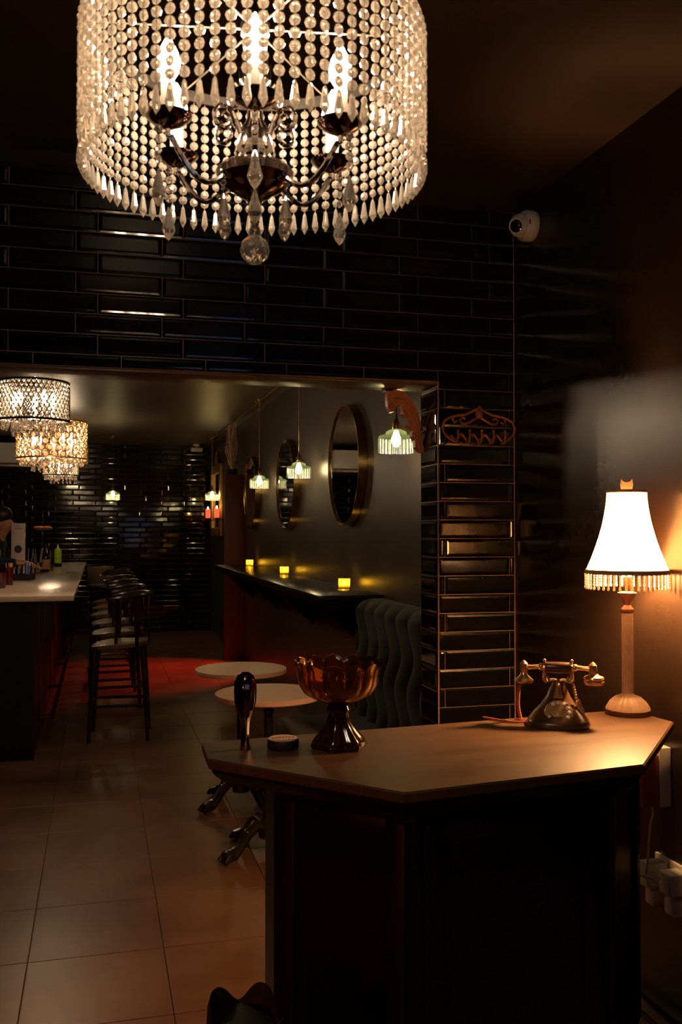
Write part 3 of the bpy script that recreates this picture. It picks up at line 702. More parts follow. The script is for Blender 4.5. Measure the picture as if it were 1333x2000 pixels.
# ------------------------------------------------------------------ coat rack on the column
t = thing('coat_rack', 'ornate rusty iron coat rack with five hooks on the tiled column', 'coat rack', (1.53, FY-.0105, 1.925))
def sym(m, pts, r, n=6):
    m.tube(pts, r, n); m.tube([(-x,y,z) for x,y,z in pts], r, n)
m = MB()
sym(m, [(0,-.008,.080),(.03,-.008,.066),(.06,-.008,.052),(.09,-.006,.048),(.12,-.006,.042),(.15,-.006,.026),(.162,-.006,0),(.155,-.006,-.026),(.135,-.006,-.045),(.11,-.006,-.060)], .006)
sym(m, [(0,-.010,.045),(.025,-.008,.030),(.055,-.008,.014),(.075,-.008,.014),(.085,-.008,.028),(.075,-.008,.040),(.062,-.008,.034)], .0055)
sym(m, [(.11,-.006,.044),(.118,-.008,.028),(.108,-.008,.016),(.098,-.008,.024)], .005)
wave = []
for i in range(41):
    x = -.125+.25*i/40; wave.append((x, -.007, -.042 + .012*math.cos((x/.0525)*2*PI+PI)))
m.tube(wave, .006, 6)
m.ball((0,-.010,.055), .018, 10, 8, (1,.6,1.2)); m.ball((0,-.010,.082), .009, 8, 6); m.build('scrollwork', M_RACK, t)
for k in range(5):
    x = -.105+.0525*k; m = MB(); m.tube([(x,-.006,-.055),(x,-.016,-.066),(x,-.030,-.062),(x,-.036,-.045),(x,-.034,-.020)], .0042, 6); m.ball((x,-.034,-.016), .006, 8, 6); m.ball((x,-.010,-.062), .010, 8, 6); m.build('hook', M_RACK, t)

# ------------------------------------------------------------------ copper corner bracket at the opening
t = thing('corner_bracket', 'orange copper scrolled bracket in the top corner of the opening', 'bracket', (1.352, 3.775, 2.098)); t.scale = (.68, 1, 1)
pl = []
prof_o = [(0,-.27),(-.012,-.20),(-.022,-.14),(-.045,-.085),(-.085,-.04),(-.135,-.008),(-.20,0),(-.235,-.004)]
prof_i = [(-.245,-.03),(-.24,-.075),(-.222,-.098),(-.200,-.096),(-.188,-.078),(-.175,-.062),(-.150,-.068),(-.140,-.085),(-.145,-.105),(-.125,-.118),(-.108,-.112),(-.095,-.130),(-.115,-.152),(-.090,-.165),(-.078,-.175),(-.080,-.20),(-.062,-.215),(-.060,-.245),(-.035,-.262)]
m = MB(); m.prism([(x, z) for x, z in prof_o + prof_i], -.018, .018, M=rotM('X', PI/2)); m.build('bracket_body', M_COPPER, t)
m = MB(); m.tube([(x+.004, -.019, z-.014) for x, z in [(-.01,-.25),(-.03,-.19),(-.04,-.14),(-.065,-.095),(-.10,-.06),(-.145,-.035),(-.20,-.03)]], .009, 8)
for (x,z) in ((-.215,-.07),(-.13,-.10),(-.10,-.145),(-.07,-.195)): m.ball((x,-.018,z), .015, 10, 6)
m.build('relief', M_COPPER, t)
m = MB(); m.box((-.235,0,-.004), (.05,.05,.007)); m.build('mount', M_IRON, t, 0)

# ------------------------------------------------------------------ settee
t = thing('tufted_settee', 'dark teal tufted velvet settee against the right wall', 'settee', (0,0,0))
m = MB(); ny, nz = 90, 70; y0, y1, zb, ztp = 3.90, 5.22, .44, 1.105; vs = []
def pad(y, z):
    u = (y-y0)/(y1-y0)*7; v = (z-zb)/(ztp-zb)*3.2
    chn = abs(math.sin(PI*(u + .26*math.sin(v*PI*1.2))))**.6
    edge = min(1, (ztp-z)/.05)**.5 if ztp-z < .05 else 1
    return (.055*chn*(1-.4*(v/4.2)) + .03)*edge
for i in range(nz+1):
    z = zb + (ztp-zb)*i/nz
    for j in range(ny+1):
        y = y0 + (y1-y0)*j/ny; vs.append((1.515 - pad(y, z), y, z - .02*((j/ny) > .93)*((j/ny)-.93)*10*(i/nz)))
fs = [(i*(ny+1)+j, i*(ny+1)+j+1, (i+1)*(ny+1)+j+1, (i+1)*(ny+1)+j) for i in range(nz) for j in range(ny)]
m.add(vs, fs); m.box((1.575, (y0+y1)/2, .76), (.12, y1-y0, .68), b=.02); m.build('back_cushion', M_TEAL, t, 80)
m = MB(); m.box((1.24, (y0+y1)/2, .375), (.54, y1-y0, .15), b=.045); m.build('seat_cushion', M_TEAL, t, 60)
m = MB(); m.box((1.27, (y0+y1)/2, .22), (.64, y1-y0-.02, .16), b=.01); m.build('base_frame', M_TEAL, t)
for x in (1.02, 1.55):
    for y in (4.0, 5.12):
        m = MB(); m.lathe([(.012,0),(.022,.06),(.028,.14)], 10, (x,y,0)); m.build('leg', M_BLACK, t)

# ------------------------------------------------------------------ café tables
def cafe(x, y, rz, label):
    t = thing('cafe_table', label, 'table', (x,y,0), 0, 'round beige café tables')
    r = .25
    m = MB(); m.lathe([(.001,.716),(r-.004,.716),(r,.720),(r,.738),(r-.003,.741),(.001,.741)], 64, cap=False); m.build('table_top', M_TABLE, t)
    m = MB(); m.lathe([(.001,.70),(.11,.704),(.11,.7155),(.001,.7155)], 24, cap=False); m.lathe([(.021,.16),(.021,.705)], 16); m.lathe([(.03,.66),(.021,.64)], 16)
    m.lathe([(.045,.07),(.050,.11),(.034,.15),(.024,.19),(.030,.22),(.022,.24)], 20); m.build('pedestal', M_IRON, t)
    for k in range(4):
        a = rz + k*PI/2; cs, sn = math.cos(a), math.sin(a); m = MB()
        P = lambda d, z: (d*cs, d*sn, z)
        m.tube([P(.03,.12),P(.08,.135),P(.13,.10),P(.165,.055),P(.20,.032),P(.235,.028)], [.030,.030,.027,.024,.030,.020], 10)
        m.ball(P(.125,.112), .022, 8, 6); m.ball(P(.155,.078), .018, 8, 6)
        for s in (-1,0,1): m.tube([P(.205,.045), (.235*cs - s*.02*sn, .235*sn + s*.02*cs, .034), (.262*cs - s*.026*sn, .262*sn + s*.026*cs, .012)], [.018,.018,.011], 8)
        m.ball(P(.225,.030), .034, 10, 6, (1,1,.85)); m.build('claw_foot', M_IRON, t)
cafe(.764, 5.09, math.radians(120), 'round beige café table, the further of the two')
cafe(.776, 4.306, math.radians(118), 'round beige café table, the nearer of the two, partly behind the amber compote')

# ------------------------------------------------------------------ things on the podium
def amber():
    t = thing('glass_compote', 'amber pressed glass compote with scalloped rim on the podium', 'bowl', (.485*S, 1.874*S, HT)); t.scale = (S,S,S)
    n = 144; L = 13
    def lob(a, i):
        return lobs[i] if False else 1
    rows = [(.018,.096,0),(.048,.099,.02),(.072,.112,.05),(.083,.130,.06),(.0865,.148,.06),(.088,.160,.06),(.0915,.169,.06),(.094,.174,.06)]
    m = MB(); vs = []; fs = []
    def ringv(r, z, amp, zamp):
        out = []
        for k in range(n):
            a = 2*PI*k/n; c = abs(math.cos(a*L/2))**.7
            rr = r*(1 - amp*(1-c)); out.append((rr*math.cos(a), rr*math.sin(a), z + zamp*(c-.5)))
        return out
    outer = [ringv(r, z, amp, 0 if i < 5 else [0,0,0,0,0,.003,.008,.012][i]) for i, (r, z, amp) in enumerate(rows)]
    inner = [ringv(r-.005, z+.004 if i < 6 else z, amp, 0 if i < 5 else [0,0,0,0,0,.003,.008,.012][i]) for i, (r, z, amp) in enumerate(rows)]
    rings = outer + inner[::-1]
    for rg in rings: vs += rg
    R_ = len(rings)
    fs = [(i*n+k, i*n+(k+1)%n, (i+1)*n+(k+1)%n, (i+1)*n+k) for i in range(R_-1) for k in range(n)]
    fs += [tuple(range(n-1,-1,-1)), tuple((R_-1)*n+k for k in range(n))]
    m.add(vs, fs); m.build('bowl', M_AMBER, t, 50)
    m = MB(); lf = lambda a, i: 1 + (.10*math.cos(a*6) if i < 7 else .04*math.cos(6*a))
    m.lathe([(.052,0),(.054,.006),(.050,.016),(.046,.022),(.036,.034),(.024,.052),(.020,.070),(.026,.080),(.022,.088),(.018,.097)], 72, fn=lf)
    m.build('pedestal_foot', M_BROWNG, t, 50)
amber()
t = thing('round_coaster', 'small round black coaster with a pale printed top on the podium', 'coaster', (.372*S, 1.895*S, HT)); t.scale = (S,S,S)
m = MB(); m.lathe([(.001,0),(.031,0),(.033,.004),(.033,.016),(.031,.019),(.001,.019)], 32, cap=False); m.build('base', M_BLKPL, t)
m = MB(); m.lathe([(.001,.0212),(.0285,.0212),(.030,.020),(.030,.0185)], 32, cap=False); fc = m.build('face', mat('pale_pink_face', (.55,.36,.28), .4), t)
m = MB()
for k, wd in enumerate((.006,.004,.007,.004,.005,.006,.004)): m.box((-.021+.007*k, .002*math.cos((k-3)*.5), .0216), (wd*.8, .007, .0006))
m.build('lettering', M_REDB, fc, 0)
t = thing('chrome_tool', 'upright chrome tool with bulbous head at the left of the podium', 'tool', (.295*S, 1.906*S, HT)); t.scale = (S,S,S)
m = MB(); m.lathe([(.010,0),(.0105,.004),(.0085,.012),(.0080,.040),(.0095,.058),(.0125,.066)], 24, fn=lambda a,i: 1+.10*math.cos(a*4)); m.build('shaft', M_CHROME, t)
m = MB(); m.lathe([(.0125,.066),(.0175,.078),(.0215,.096),(.0225,.120),(.0215,.138),(.0165,.151),(.0085,.157),(.0005,.158)], 32, fn=lambda a,i: 1+(.05*math.cos(a*10) if 0 < i < 5 else 0)); m.build('head', M_DCHROME, t, 60)

# table lamp
LXp, LYp = 1.257*S, 2.03*S
t = thing('table_lamp', 'lit table lamp with fringed cream bell shade on the podium', 'table lamp', (LXp, LYp, HT)); t.scale = (S,S,S)
m = MB(); m.lathe([(.053,0),(.054,.006),(.053,.012)], 40); m.build('foot', M_BROWNM, t)
m = MB(); m.lathe([(.052,.0122),(.050,.018),(.043,.030),(.030,.042),(.016,.048),(.014,.052)], 96, fn=lambda a,i: 1+(.035*math.cos(a*24) if i < 4 else 0)); m.build('base', M_BEIGE, t, 60)
m = MB(); m.lathe([(.0135,.050),(.0135,.245),(.012,.248)], 60, fn=lambda a,i: 1+.05*math.cos(a*15)); m.build('column', M_BEIGE, t, 60)
m = MB(); m.lathe([(.012,.246),(.016,.250),(.0165,.256),(.012,.261),(.008,.266),(.009,.272),(.018,.286),(.023,.296),(.010,.300)], 24); m.build('socket_cup', M_BROWNM, t)
m = MB(); m.tube([(.0,0,.30),(.0,0,.335)], .010, 12); m.build('socket', M_BRASS, t)
m = MB(); m.lathe([(.010,.335),(.016,.35),(.024,.375),(.024,.395),(.014,.415),(.001,.42)], 16); m.build('bulb', M_BULBL, t, 60)
def shade_fn(a, i): return 1 - .045*(1-abs(math.cos(a*4))**.4)
sp = []
for i in range(15):
    u = i/14; r = .100 - (.100-.048)*(1-(1-u)**1.75); sp.append((r, .347+.198*u))
m = MB(); m.lathe(sp, 96, cap=False, fn=shade_fn); m.build('shade', M_SHADE, t, 80)
m = MB(); m.lathe([(.1015,.342),(.1025,.349),(.100,.353),(.098,.349),(.1015,.342)], 96, cap=False, fn=shade_fn); m.lathe([(.049,.541),(.050,.547),(.047,.548),(.047,.542),(.049,.541)], 96, cap=False, fn=shade_fn); m.build('shade_trim', M_FABTRIM, t, 80)
m = MB(); m.tube([(-.047,0,.544),(.047,0,.544)], .0012, 6); m.tube([(0,-.047,.544),(0,.047,.544)], .0012, 6); m.tube([(0,0,.42),(0,0,.55)], .0016, 6); m.build('harp', M_BRASS, t)
m = MB()
m.prism([(-.013,0),(.013,0),(.015,.012),(.013,.026),(.0095,.021),(.004,.018),(-.004,.018),(-.0095,.021),(-.013,.026),(-.015,.012)], -.006, .006, (0,0,.549), rotM('Z', -.5) @ rotM('X', PI/2)); m.build('finial', M_SHADE, t, 30)
fr = MB()
for b in range(6): fr.ball((0,0,-.003-b*.0062), .0030 if b < 5 else .0036, 6, 5, (1,1,1.2))
fr_me = fr.mesh('bead_tassel', crystal_mat('fringe_bead', (1.0,.86,.66), .15), 60)
for k in range(44):
    a = 2*PI*k/44; o = link('bead_tassel', fr_me, t); rr = .1*shade_fn(a,0); o.location = (rr*math.cos(a), rr*math.sin(a), .343)

# telephone
def phone():
    t = thing('antique_telephone', 'antique black and gold rotary telephone on the podium', 'telephone', (1.030*S, 1.955*S, HT), math.radians(-27)); t.scale = (S,S,S)
    n = 64
    def sect(hw, hd, z, dx=0, dy=0, e=2.6):
        out = []
        for k in range(n):
            a = 2*PI*k/n; c, s = math.cos(a), math.sin(a); q = (abs(c)**e+abs(s)**e)**(-1/e); out.append((q*c*hw+dx, q*s*hd+dy, z))
        return out
    rings = [sect(.070,.062,0), sect(.072,.064,.006), sect(.069,.061,.014), sect(.066,.057,.018), sect(.056,.047,.030,0,.004), sect(.040,.036,.046,0,.010,2.3), sect(.027,.026,.066,0,.014,2.2), sect(.018,.019,.088,0,.016,2), sect(.015,.016,.100,0,.016,2)]
    m = MB(); vs = [p for r in rings for p in r]; fs = [(i*n+k, i*n+(k+1)%n, (i+1)*n+(k+1)%n, (i+1)*n+k) for i in range(len(rings)-1) for k in range(n)] + [tuple(range(n-1,-1,-1)), tuple((len(rings)-1)*n+k for k in range(n))]
    m.add(vs, fs); m.build('body', M_PHONE, t, 50)
    R = rotM('X', math.radians(52)); dc = Vector((0,-.034,.034))
    m = MB(); m.lathe([(.001,-.006),(.031,-.006),(.032,0),(.030,.003),(.018,.003),(.017,.005),(.001,.006)], 40, dc, R, cap=False); dial = m.build('dial', M_PGOLD, t)
    for k in range(10):
        a = math.radians(-60 - k*30 + 180); p = dc + R @ Vector((.0235*math.cos(a), .0235*math.sin(a), .0042))
        m = MB(); m.lathe([(.0046,-.001),(.0046,.0006),(.003,.0010),(.0005,.0010)], 12, p, R); m.build('finger_hole', M_SLEEVE if k % 1 == 0 else M_PHONE, dial)
    m = MB(); m.tube([(0,-.012,.108),(0,-.016,.085),(0,-.024,.066)], [.004,.006,.009], 8); m.ball((0,-.019,.094), .005, 8, 6); m.ball((0,-.024,.070), .008, 8, 6, (1.3,.6,.6)); m.build('front_ornament', M_PGOLD, t)
    m = MB()
    for s in (-1,1):
        m.tube([(0,.016,.098),(s*.012,.016,.101),(s*.026,.016,.099),(s*.032,.014,.106),(s*.031,.012,.118),(s*.030,.012,.124)], .0042, 8); m.tube([(s*.024,-.004,.113),(s*.020,-.006,.101),(s*.028,-.006,.099),(s*.035,-.004,.106)], .0028, 8); m.ball((s*.031,.014,.146), .0042, 8, 6)
        m.tube([(s*.031,.022,.10),(s*.031,.028,.125),(s*.031,.014,.144)], .0028, 8)
    m.build('cradle', M_PGOLD, t)
    m = MB(); m.lathe([(.0115,-.030),(.013,-.026),(.0135,0),(.013,.026),(.0115,.030)], 20, (0,.014,.130), rotM('Y', PI/2)); hg = m.build('handset_grip', M_PHONE, t)
    for s in (-1,1):
        m = MB(); m.tube([(s*.030,.014,.130),(s*.045,.014,.131),(s*.060,.012,.130),(s*.074,.010,.130)], [.008,.0055,.005,.006], 10); m.ball((s*.038,.014,.131), .0085, 10, 6); m.lathe([(.008,.118),(.010,.124),(.009,.138),(.004,.144),(.0005,.146)], 14, (s*.078,.009,0)); m.build('handset_arm', M_PGOLD, hg)
    m = MB(); m.lathe([(.009,.120),(.012,.116),(.022,.112),(.0235,.108),(.021,.104),(.0235,.101),(.021,.094),(.001,.092)], 28, (.080,.009,0), cap=False); m.build('earpiece', M_PGOLD, hg)
    m = MB(); m.lathe([(.007,.120),(.009,.112),(.020,.102),(.023,.098),(.020,.094),(.001,.093)], 28, (-.078,.009,0), cap=False); m.build('mouthpiece', M_PGOLD, hg)
    m = MB()
    for b in range(6): m.ball((.034+.0012*b,-.004,.094-.006*b), .0034, 8, 6)
    m.ball((.045,-.004,.056), .006, 8, 6); m.tube([(.044,-.004,.054),(.050,-.004,.036),(.054,-.004,.022)], [.005,.009,.006], 10); m.build('hanging_tassel', M_PGOLD, t)
    m = MB(); pts = [(-.082,.012,.094)]
    cx = []
    for i in range(160):
        u = i/159; ang = i*1.15; cx.append((-.086+.003*math.cos(ang)-.006*math.sin(u*PI), .012+.003*math.sin(ang)+.02*u, .092-.088*u))
    m.tube(cx, .0016, 4); m.build('coiled_cord', M_RCORD, t)
    m = MB(); m.tube([(-.085,.03,.005),(-.10,.035,.004),(-.085,.02,.004),(-.068,.005,.006)], .0022, 6); m.tube([(-.065,0,.005),(-.10,-.006,.0035),(-.14,.012,.0035),(-.175,.035,.0035)], .0026, 6); m.build('line_cord', M_RCORD, t)
phone()

# board on the wall right of the podium, cords, adapters in the wall outlet
t = thing('wall_box', 'white edged box with dull red face hung on the wall right of the podium', 'box', (RX-.001, 2.53, .745))
m = MB(); m.box((-.020,0,0), (.040,.05,.18), b=.003); m.build('white_box', M_WHITEP, t)
m = MB(); m.box((-.068,-.0,-.010), (.054,.045,.155), b=.002); m.build('red_face', M_REDB, t)
m = MB(); m.tube([(1.640,2.52,.662),(1.631,2.50,.64),(1.615,2.49,.611),(1.610,2.49,.557),(1.600,2.48,.51),(1.592,2.48,.463),(1.60,2.47,.44),(1.64,2.47,.43)], .0035, 6)
tag(m.build('white_cord', M_CORD), 'white cord hanging down from the red faced box', 'cord')
m = MB(); m.tube([(1.536,2.43,.645),(1.536,2.43,.60),(1.533,2.43,.56),(1.518,2.43,.508),(1.54,2.43,.49),(1.575,2.42,.48),(1.612,2.44,.47)], .0035, 6)
tag(m.build('looped_cord', M_CORD), 'white cord bent sharply beside the podium corner', 'cord')
PXs = thing('power_outlet', 'wall outlet crowded with white plugs low on the right wall', 'outlet', (RX-.001, 2.50, .435))
m = MB(); m.box((-.005,-.02,0), (.010,.20,.12), b=.002); m.build('outlet_plate', M_WHITEP, PXs)
for (dy, dz, dx, sy, sz, mt) in ((.05,.015,.075,.05,.075,M_WHITEP),(.05,-.055,.055,.045,.05,M_WHITEP),(-.045,.02,.065,.06,.065,M_WHITEP),(-.045,-.05,.05,.05,.05,M_WHITEP)):
    m = MB(); m.box((-.0105-dx/2,dy-.02,dz), (dx,sy,sz), b=.008); m.build('plug', mt, PXs)

# waste bin with liner
t = thing('waste_bin', 'black waste bin with a loose pointed liner at the podium foot', 'waste bin', (.290, 1.86, 0)); BH = .515
m = MB(); m.box((0,0,BH/2), (.13,.19,BH), b=.012); m.build('bin_body', M_BLKPL, t)
m = MB(); n = 72; vs = []
for (r, z, wv) in ((.098,BH-.06,.0),(.104,BH-.03,.0),(.101,BH+.005,.5),(.094,BH+.022,1.0),(.083,BH+.01,.9),(.072,BH-.01,.5)):
    for k in range(n):
        a = 2*PI*k/n; q = (abs(math.cos(a))**5+abs(math.sin(a))**5)**(-1/5)
        vs.append((.70*r*q*math.cos(a), r*q*math.sin(a), z + wv*(.014*math.cos(a*4+PI) + .005*math.sin(a*7))))
m.add(vs, [(i*n+k, i*n+(k+1)%n, (i+1)*n+(k+1)%n, (i+1)*n+k) for i in range(5) for k in range(n)]); m.build('bin_liner', mat('black_liner', (.005,.005,.005), .7), t, 60)

# ------------------------------------------------------------------ things on the bar
def bar_xy(px, d):   # helper used once per item to turn a bearing and a distance into a place on the counter
    a = math.atan((px-667)/1815) + math.radians(14.66); Y = d/(math.cos(math.radians(14.66)) + math.tan(a)*math.sin(math.radians(14.66))); return Y*math.tan(a), Y
x, y = bar_xy(114, 10.8)
t = thing('squeeze_bottle', 'lime green squeeze bottle with dark base on the bar', 'bottle', (x, y, BZ))
m = MB(); m.lathe([(.001,0),(.042,0),(.044,.004),(.044,.045),(.042,.046)], 24, cap=False); m.build('dark_base', M_BLKPL, t)
m = MB(); m.lathe([(.041,.046),(.041,.19),(.036,.205),(.018,.215),(.012,.220)], 24); m.build('body', M_LIME, t)
m = MB(); m.lathe([(.010,.220),(.006,.25),(.003,.262)], 12); m.build('nozzle', M_WHITEP, t)
x, y = bar_xy(89.5, 9.5)
t = thing('liquor_bottle', 'dark bottle with a tan paper label on the bar', 'bottle', (x, y, BZ))
m = MB(); m.lathe([(.001,0),(.040,0),(.042,.004),(.042,.15),(.036,.175),(.016,.20),(.014,.255),(.001,.256)], 24, cap=False); m.build('glass_body', M_BROWNG, t)
m = MB(); m.lathe([(.0428,.03),(.0428,.13)], 24, cap=False); m.build('label', M_LABEL, t)
m = MB(); m.lathe([(.015,.257),(.016,.275),(.001,.277)], 12); m.build('stopper', M_BLKPL, t)
x, y = bar_xy(36.5, 8.45)
t = thing('menu_card', 'tall white menu card with a dark round emblem on the bar', 'menu card', (x, y, BZ), math.radians(-17))
m = MB(); m.box((0,0,.245), (.128,.006,.49), b=.001); cd = m.build('card', M_PAPER, t)
m = MB(); R = rotM('X', PI/2); m.lathe([(.001,0),(.036,0),(.036,.001)], 36, (0,-.0036,.255), R, cap=False); em = m.build('round_emblem', M_DARKINK, cd)
m = MB(); m.lathe([(.028,0),(.030,0),(.030,.0008),(.028,.0008)], 36, (0,-.0048,.255), R, cap=False)
for k in range(3): m.box((0,-.0050,.245+.010*k), (.034-.01*abs(k-1),.0006,.003))
m.build('emblem_print', mat('grey_ink', (.16,.15,.15), .5), em, 0)
m = MB(); m.box((0,-.0045,.11), (.034,.0006,.03)); m.box((0,-.0045,.44), (.07,.0006,.004)); m.build('print', M_DARKINK, cd, 0)
m = MB(); m.box((0,0,.006), (.15,.05,.010), b=.002); m.build('card_foot', M_BLKPL, t)
# caddy
x, y = bar_xy(46, 7.95)
t = thing('bar_caddy', 'dark bar caddy tray in front of the menu card', 'caddy', (x, y, BZ), -.25)
m = MB(); m.box((0,0,.006), (.16,.16,.010), b=.003)
for s in (-1,1): m.box((s*.078,0,.03), (.006,.16,.05)); m.box((0,s*.078,.03), (.16,.006,.05))
m.build('tray', M_BLKPL, t)
def item_glass(name, label, cat, x, y, z, r, h, mt, extra=None):
    t = thing(name, label, cat, (x,y,z))
    m = MB(); m.lathe([(.001,.0005),(r*.85,.0005),(r,h),(r*.93,h),(r*.8,.008),(.001,.008)], 24, cap=False); m.build('glass', mt, t); return t
def cyl(name, label, cat, x, y, z, r, h, mt, mt2=None):
    t = thing(name, label, cat, (x,y,z)); m = MB(); m.lathe([(.001,0),(r,0),(r,h-.008),(r*.85,h),(.001,h)], 24, cap=False); m.build('body', mt, t)
    m = MB(); m.lathe([(r*.86,h+.0005),(r*.86,h+.006),(.001,h+.006)], 20, cap=False); m.build('rim', mt2 or M_STEEL, t); return t
cyl('slim_can', 'slim blue metal can standing in the bar caddy', 'can', x+.035, y-.035, BZ+.0115, .019, .13, M_BLUE)
cyl('steel_tumbler', 'small steel shaker cup in the bar caddy beside the blue can', 'cup', x+.05, y+.035, BZ+.0115, .021, .125, M_DCHROME)
item_glass('short_glass', 'short clear glass in the left of the caddy', 'glass', x-.035, y-.03, BZ+.0115, .028, .09, M_CLEAR)
item_glass('stemless_glass', 'clear glass behind the short one in the caddy', 'glass', x-.03, y+.04, BZ+.0115, .030, .12, M_CLEAR)
x, y = bar_xy(19, 7.25)
t = item_glass('amber_glass', 'amber glass full of wooden stirrers on the bar', 'glass', x, y, BZ, .034, .14, M_AMBERG)
m = MB(); rb = random.Random(4)
for k in range(9): a = rb.uniform(0, 6.28); m.tube([(.015*math.cos(a), .015*math.sin(a), .012), (.026*math.cos(a+.3), .026*math.sin(a+.3), .17)], .0025, 6)
m.build('stirrers', M_LABEL, t)
x, y = bar_xy(2, 6.85)
t = item_glass('pink_glass', 'squat glass of pink drink at the near end of the bar', 'glass', x, y, BZ, .042, .11, M_PINKG)
m = MB(); m.lathe([(.001,.009),(.033,.009),(.038,.075),(.001,.076)], 20, cap=False); m.build('drink', mat('pink_liquid', (.45,.14,.16), .3), t)
m = MB(); m.lathe([(.001,-.0),(.055,0),(.055,.004),(.001,.004)], 24, (x, y, BZ-.0)); 
# straw cups
def straw_cup(px, d, label, mt, n, cols):
    x, y = bar_xy(px, d); t = thing('straw_cup', label, 'cup', (x,y,BZ), 0, 'cups of straws on the bar')
    m = MB(); m.lathe([(.001,.0005),(.032,.0005),(.038,.11),(.035,.11),(.030,.006),(.001,.006)], 24, cap=False); m.build('cup', mt, t)
    rb = random.Random(px)
    for k in range(n):
        a = rb.uniform(0, 6.28); m = MB(); m.tube([(.010*math.cos(a), .010*math.sin(a), .010), (.050*math.cos(a), .040*math.sin(a), .235+rb.uniform(-.03,.02))], .0034, 6); m.build('straw', cols[k % len(cols)], t)
M_STRAW = mat('pale_straw', (.55,.50,.36), .4); M_STRAWP = mat('lilac_straw', (.42,.34,.45), .4)
straw_cup(56, 8.9, 'steel cup of pale straws beside the menu card', M_STEEL, 4, [M_STRAWP, M_STRAW])
straw_cup(75, 9.2, 'clear cup of straws left of the dark bottle', M_CLEAR, 5, [M_STRAW, M_STRAW, M_STRAWP])
straw_cup(99, 9.75, 'dark cup of thin straws right of the dark bottle', M_DCHROME, 4, [M_STRAWP, M_STEEL])
x, y = bar_xy(84, 10.3)
t = thing('garnish_stand', 'twisted garnish stand holding orange slices on a black dish', 'stand', (x, y, BZ))
m = MB(); m.lathe([(.001,0),(.05,0),(.05,.006),(.008,.012)], 20, cap=False)
tw = [(.004*math.cos(i*.7), .004*math.sin(i*.7), .01+.60*i/90) for i in range(91)]; m.tube(tw, .0035, 5); m.tube([(0,0,.61),(.014,0,.632),(0,0,.655),(-.014,0,.632),(0,0,.61)], .003, 6); m.build('twisted_stem', M_CHROME, t)
m = MB(); m.lathe([(.004,.425),(.08,.430),(.118,.443),(.120,.447),(.08,.436),(.004,.431)], 36, cap=False); m.build('dish', M_BLACK, t)
for k in range(6):
    a = k*PI/3+.2; m = MB(); m.ball((.065*math.cos(a), .065*math.sin(a), .452), .036, 12, 6, (1,1,.55)); o = m.build('orange_slice', M_ORANGE, t)
# coaster on counter
x, y = bar_xy(136, 9.3); m = MB(); m.lathe([(.001,0),(.028,0),(.028,.006),(.001,.006)], 16, cap=False); o = m.build('small_puck', M_BLKPL); o.location = (x,y,BZ); tag(o, 'tiny flat black puck alone on the bar top', 'coaster')

# ------------------------------------------------------------------ bartender
def skinned(name, V, E, R, m, parent=None, sub=2, root=0):
    me = bpy.data.meshes.new(name); me.from_pydata(V, E, []); o = bpy.data.objects.new(name, me); C.objects.link(o)
    if parent: o.parent = parent
    sk = o.modifiers.new('skin', 'SKIN')
    for i, r in enumerate(R): me.skin_vertices[0].data[i].radius = (r, r) if not isinstance(r, tuple) else r; me.skin_vertices[0].data[i].use_root = (i == root)
    sb = o.modifiers.new('sub', 'SUBSURF'); sb.levels = sub; sb.render_levels = sub; sk.use_smooth_shade = True
    me.materials.append(m); return o
# local frame: +x toward the bar and customers, feet at the origin
pt = thing('person', 'bartender in dark navy shirt bending over the bar at the left', 'person', (-1.0, 9.12, 0), math.radians(-12))
V = [(0,0,.92),(.02,0,1.10),(.06,0,1.28),(.10,0,1.40),(.13,0,1.47),(.165,0,1.535),(.185,0,1.62),(.215,0,1.49),
     (.07,-.17,1.37),(.16,-.25,1.20),(.34,-.16,1.20),(.40,-.13,1.20),(.07,.17,1.37),(.12,.24,1.17),(.30,.20,1.16),(.37,.17,1.16),
     (0,-.09,.88),(.01,-.11,.48),(-.03,-.11,.08),(.08,-.12,.03),(0,.09,.88),(.01,.11,.48),(-.03,.11,.08),(.08,.12,.03)]
E = [(0,1),(1,2),(2,3),(3,4),(4,5),(5,6),(5,7),(2,8),(8,9),(9,10),(10,11),(2,12),(12,13),(13,14),(14,15),(0,16),(16,17),(17,18),(18,19),(0,20),(20,21),(21,22),(22,23)]
R_ = [.14,.13,.15,.075,.055,.095,.075,.050,.06,.045,.032,.038,.06,.045,.032,.038,.09,.062,.045,.035,.09,.062,.045,.035]
fb = len(V)
for (hx, hy, hz, hi, sy) in ((.40,-.13,1.20,11,-1),(.37,.17,1.16,15,1)):
    for k, dy in enumerate((-.027,-.009,.009,.026)):
        L = (.062,.072,.068,.052)[k]; i0 = len(V)
        V += [(hx+.035, hy+dy, hz-.004), (hx+.035+L*.55, hy+dy*1.2, hz-.012), (hx+.035+L*.85, hy+dy*1.2, hz-.035)]
        E += [(hi, i0),(i0,i0+1),(i0+1,i0+2)]; R_ += [.0105,.009,.008]
    i0 = len(V); V += [(hx+.012, hy-sy*.042, hz-.006),(hx+.045, hy-sy*.055, hz-.018)]; E += [(hi,i0),(i0,i0+1)]; R_ += [.011,.009]
body = skinned('body', V, E, R_, M_SKIN, pt)
SV = V[:4]+V[8:11]+V[12:15]; SE = [(0,1),(1,2),(2,3),(2,4),(4,5),(5,6),(2,7),(7,8),(8,9)]
skinned('shirt', SV, SE, [.155,.147,.166,.07,.075,.060,.046,.075,.060,.046], M_NAVY, pt)
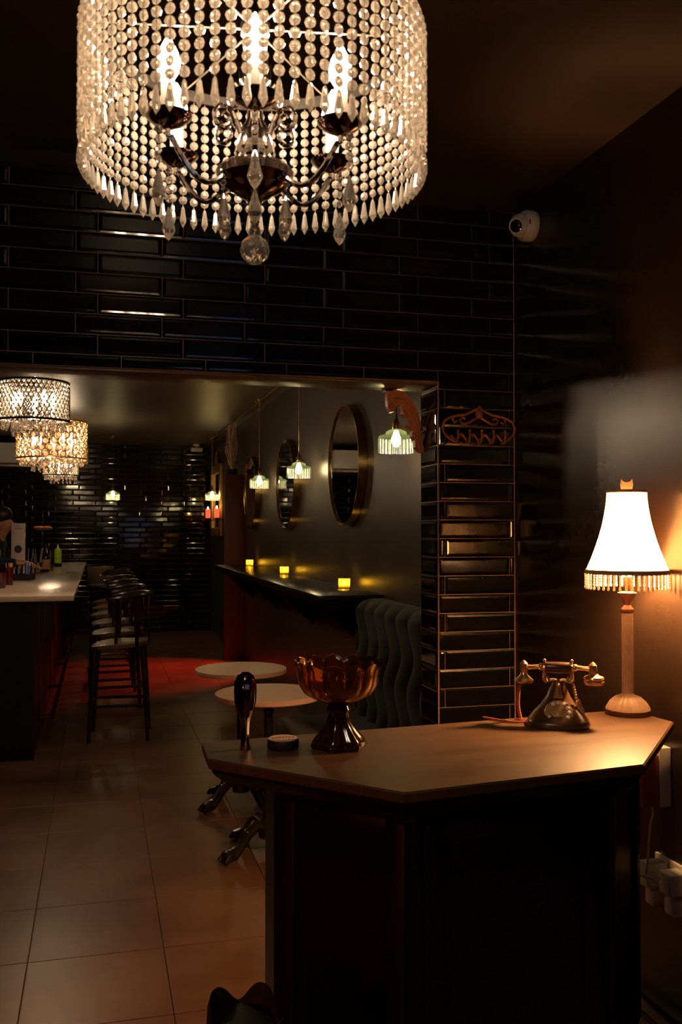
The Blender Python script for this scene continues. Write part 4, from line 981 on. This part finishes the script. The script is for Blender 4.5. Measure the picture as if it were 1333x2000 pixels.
TV = [V[0]]+V[16:19]+V[20:23]; skinned('trousers', TV, [(0,1),(1,2),(2,3),(0,4),(4,5),(5,6)], [.15,.11,.08,.065,.11,.08,.065], M_NAVY, pt)
m = MB(); m.ball((.140,0,1.640), .098, 20, 12, (1.0,.95,.80)); m.ball((.105,0,1.58), .080, 16, 10, (.8,1.05,1.1)); m.build('hair', M_HAIR, pt, 60)
for s in (-1,1):
    m = MB(); m.ball((.252, s*.032, 1.555), .011, 10, 8); m.build('eye', M_SLEEVE, pt, 60)
m = MB(); m.tube([(.255,0,1.56),(.275,0,1.53),(.262,0,1.515)], [.010,.013,.010], 8); m.build('nose', M_SKIN, pt, 60)
m = MB(); m.tube([(.248,-.022,1.485),(.258,0,1.487),(.248,.022,1.485)], .006, 6); m.build('mouth', mat('lips', (.35,.10,.08), .5), pt, 60)
for s in (-1,1):
    m = MB(); m.ball((.165, s*.092, 1.55), .026, 10, 8, (.6,.35,1.1)); m.build('ear', M_SKIN, pt, 60)

# ------------------------------------------------------------------ red spotlights added for the glow on the floors
def spot(name, label, loc, target, power, col, angle, blend=.5, rad=.02, mdir=(1,0,0)):
    t = thing(name, label, 'spotlight', loc); d = (Vector(target)-Vector(loc)).normalized(); q = d.to_track_quat('-Z', 'Y')
    Mq = q.to_matrix()
    m = MB(); m.lathe([(.034,-.05),(.034,.03),(.02,.045),(.001,.046)], 20, M=Mq, cap=False); m.build('housing', M_BLACK, t)
    m = MB(); m.tube([(0,0,0),tuple(Vector(mdir)*.09)], .006, 6); m.build('mount', M_BLACK, t)
    light('spot_light', 'SPOT', tuple(Mq @ Vector((0,0,-.03))), power, col, rad, t, q.to_euler(), spot_size=math.radians(angle), spot_blend=blend)
spot('added_red_spot', 'added small black spotlight supplying the red glow on the far floor', (1.57, 10.25, 1.0), (.75, 10.05, 0), 110, (1.0,.05,.02), 95, .4)  # added lamp, stands in for red light spilling from a doorway
spot('added_entry_spot', 'added unseen wall spotlight supplying the red glow on the entry floor', (LX+.10, -.6, 1.35), (.62, 2.9, 0), 75, (1.0,.14,.05), 36, .9, mdir=(-1,0,0))  # added lamp behind the camera, reddens the floor beside the podium
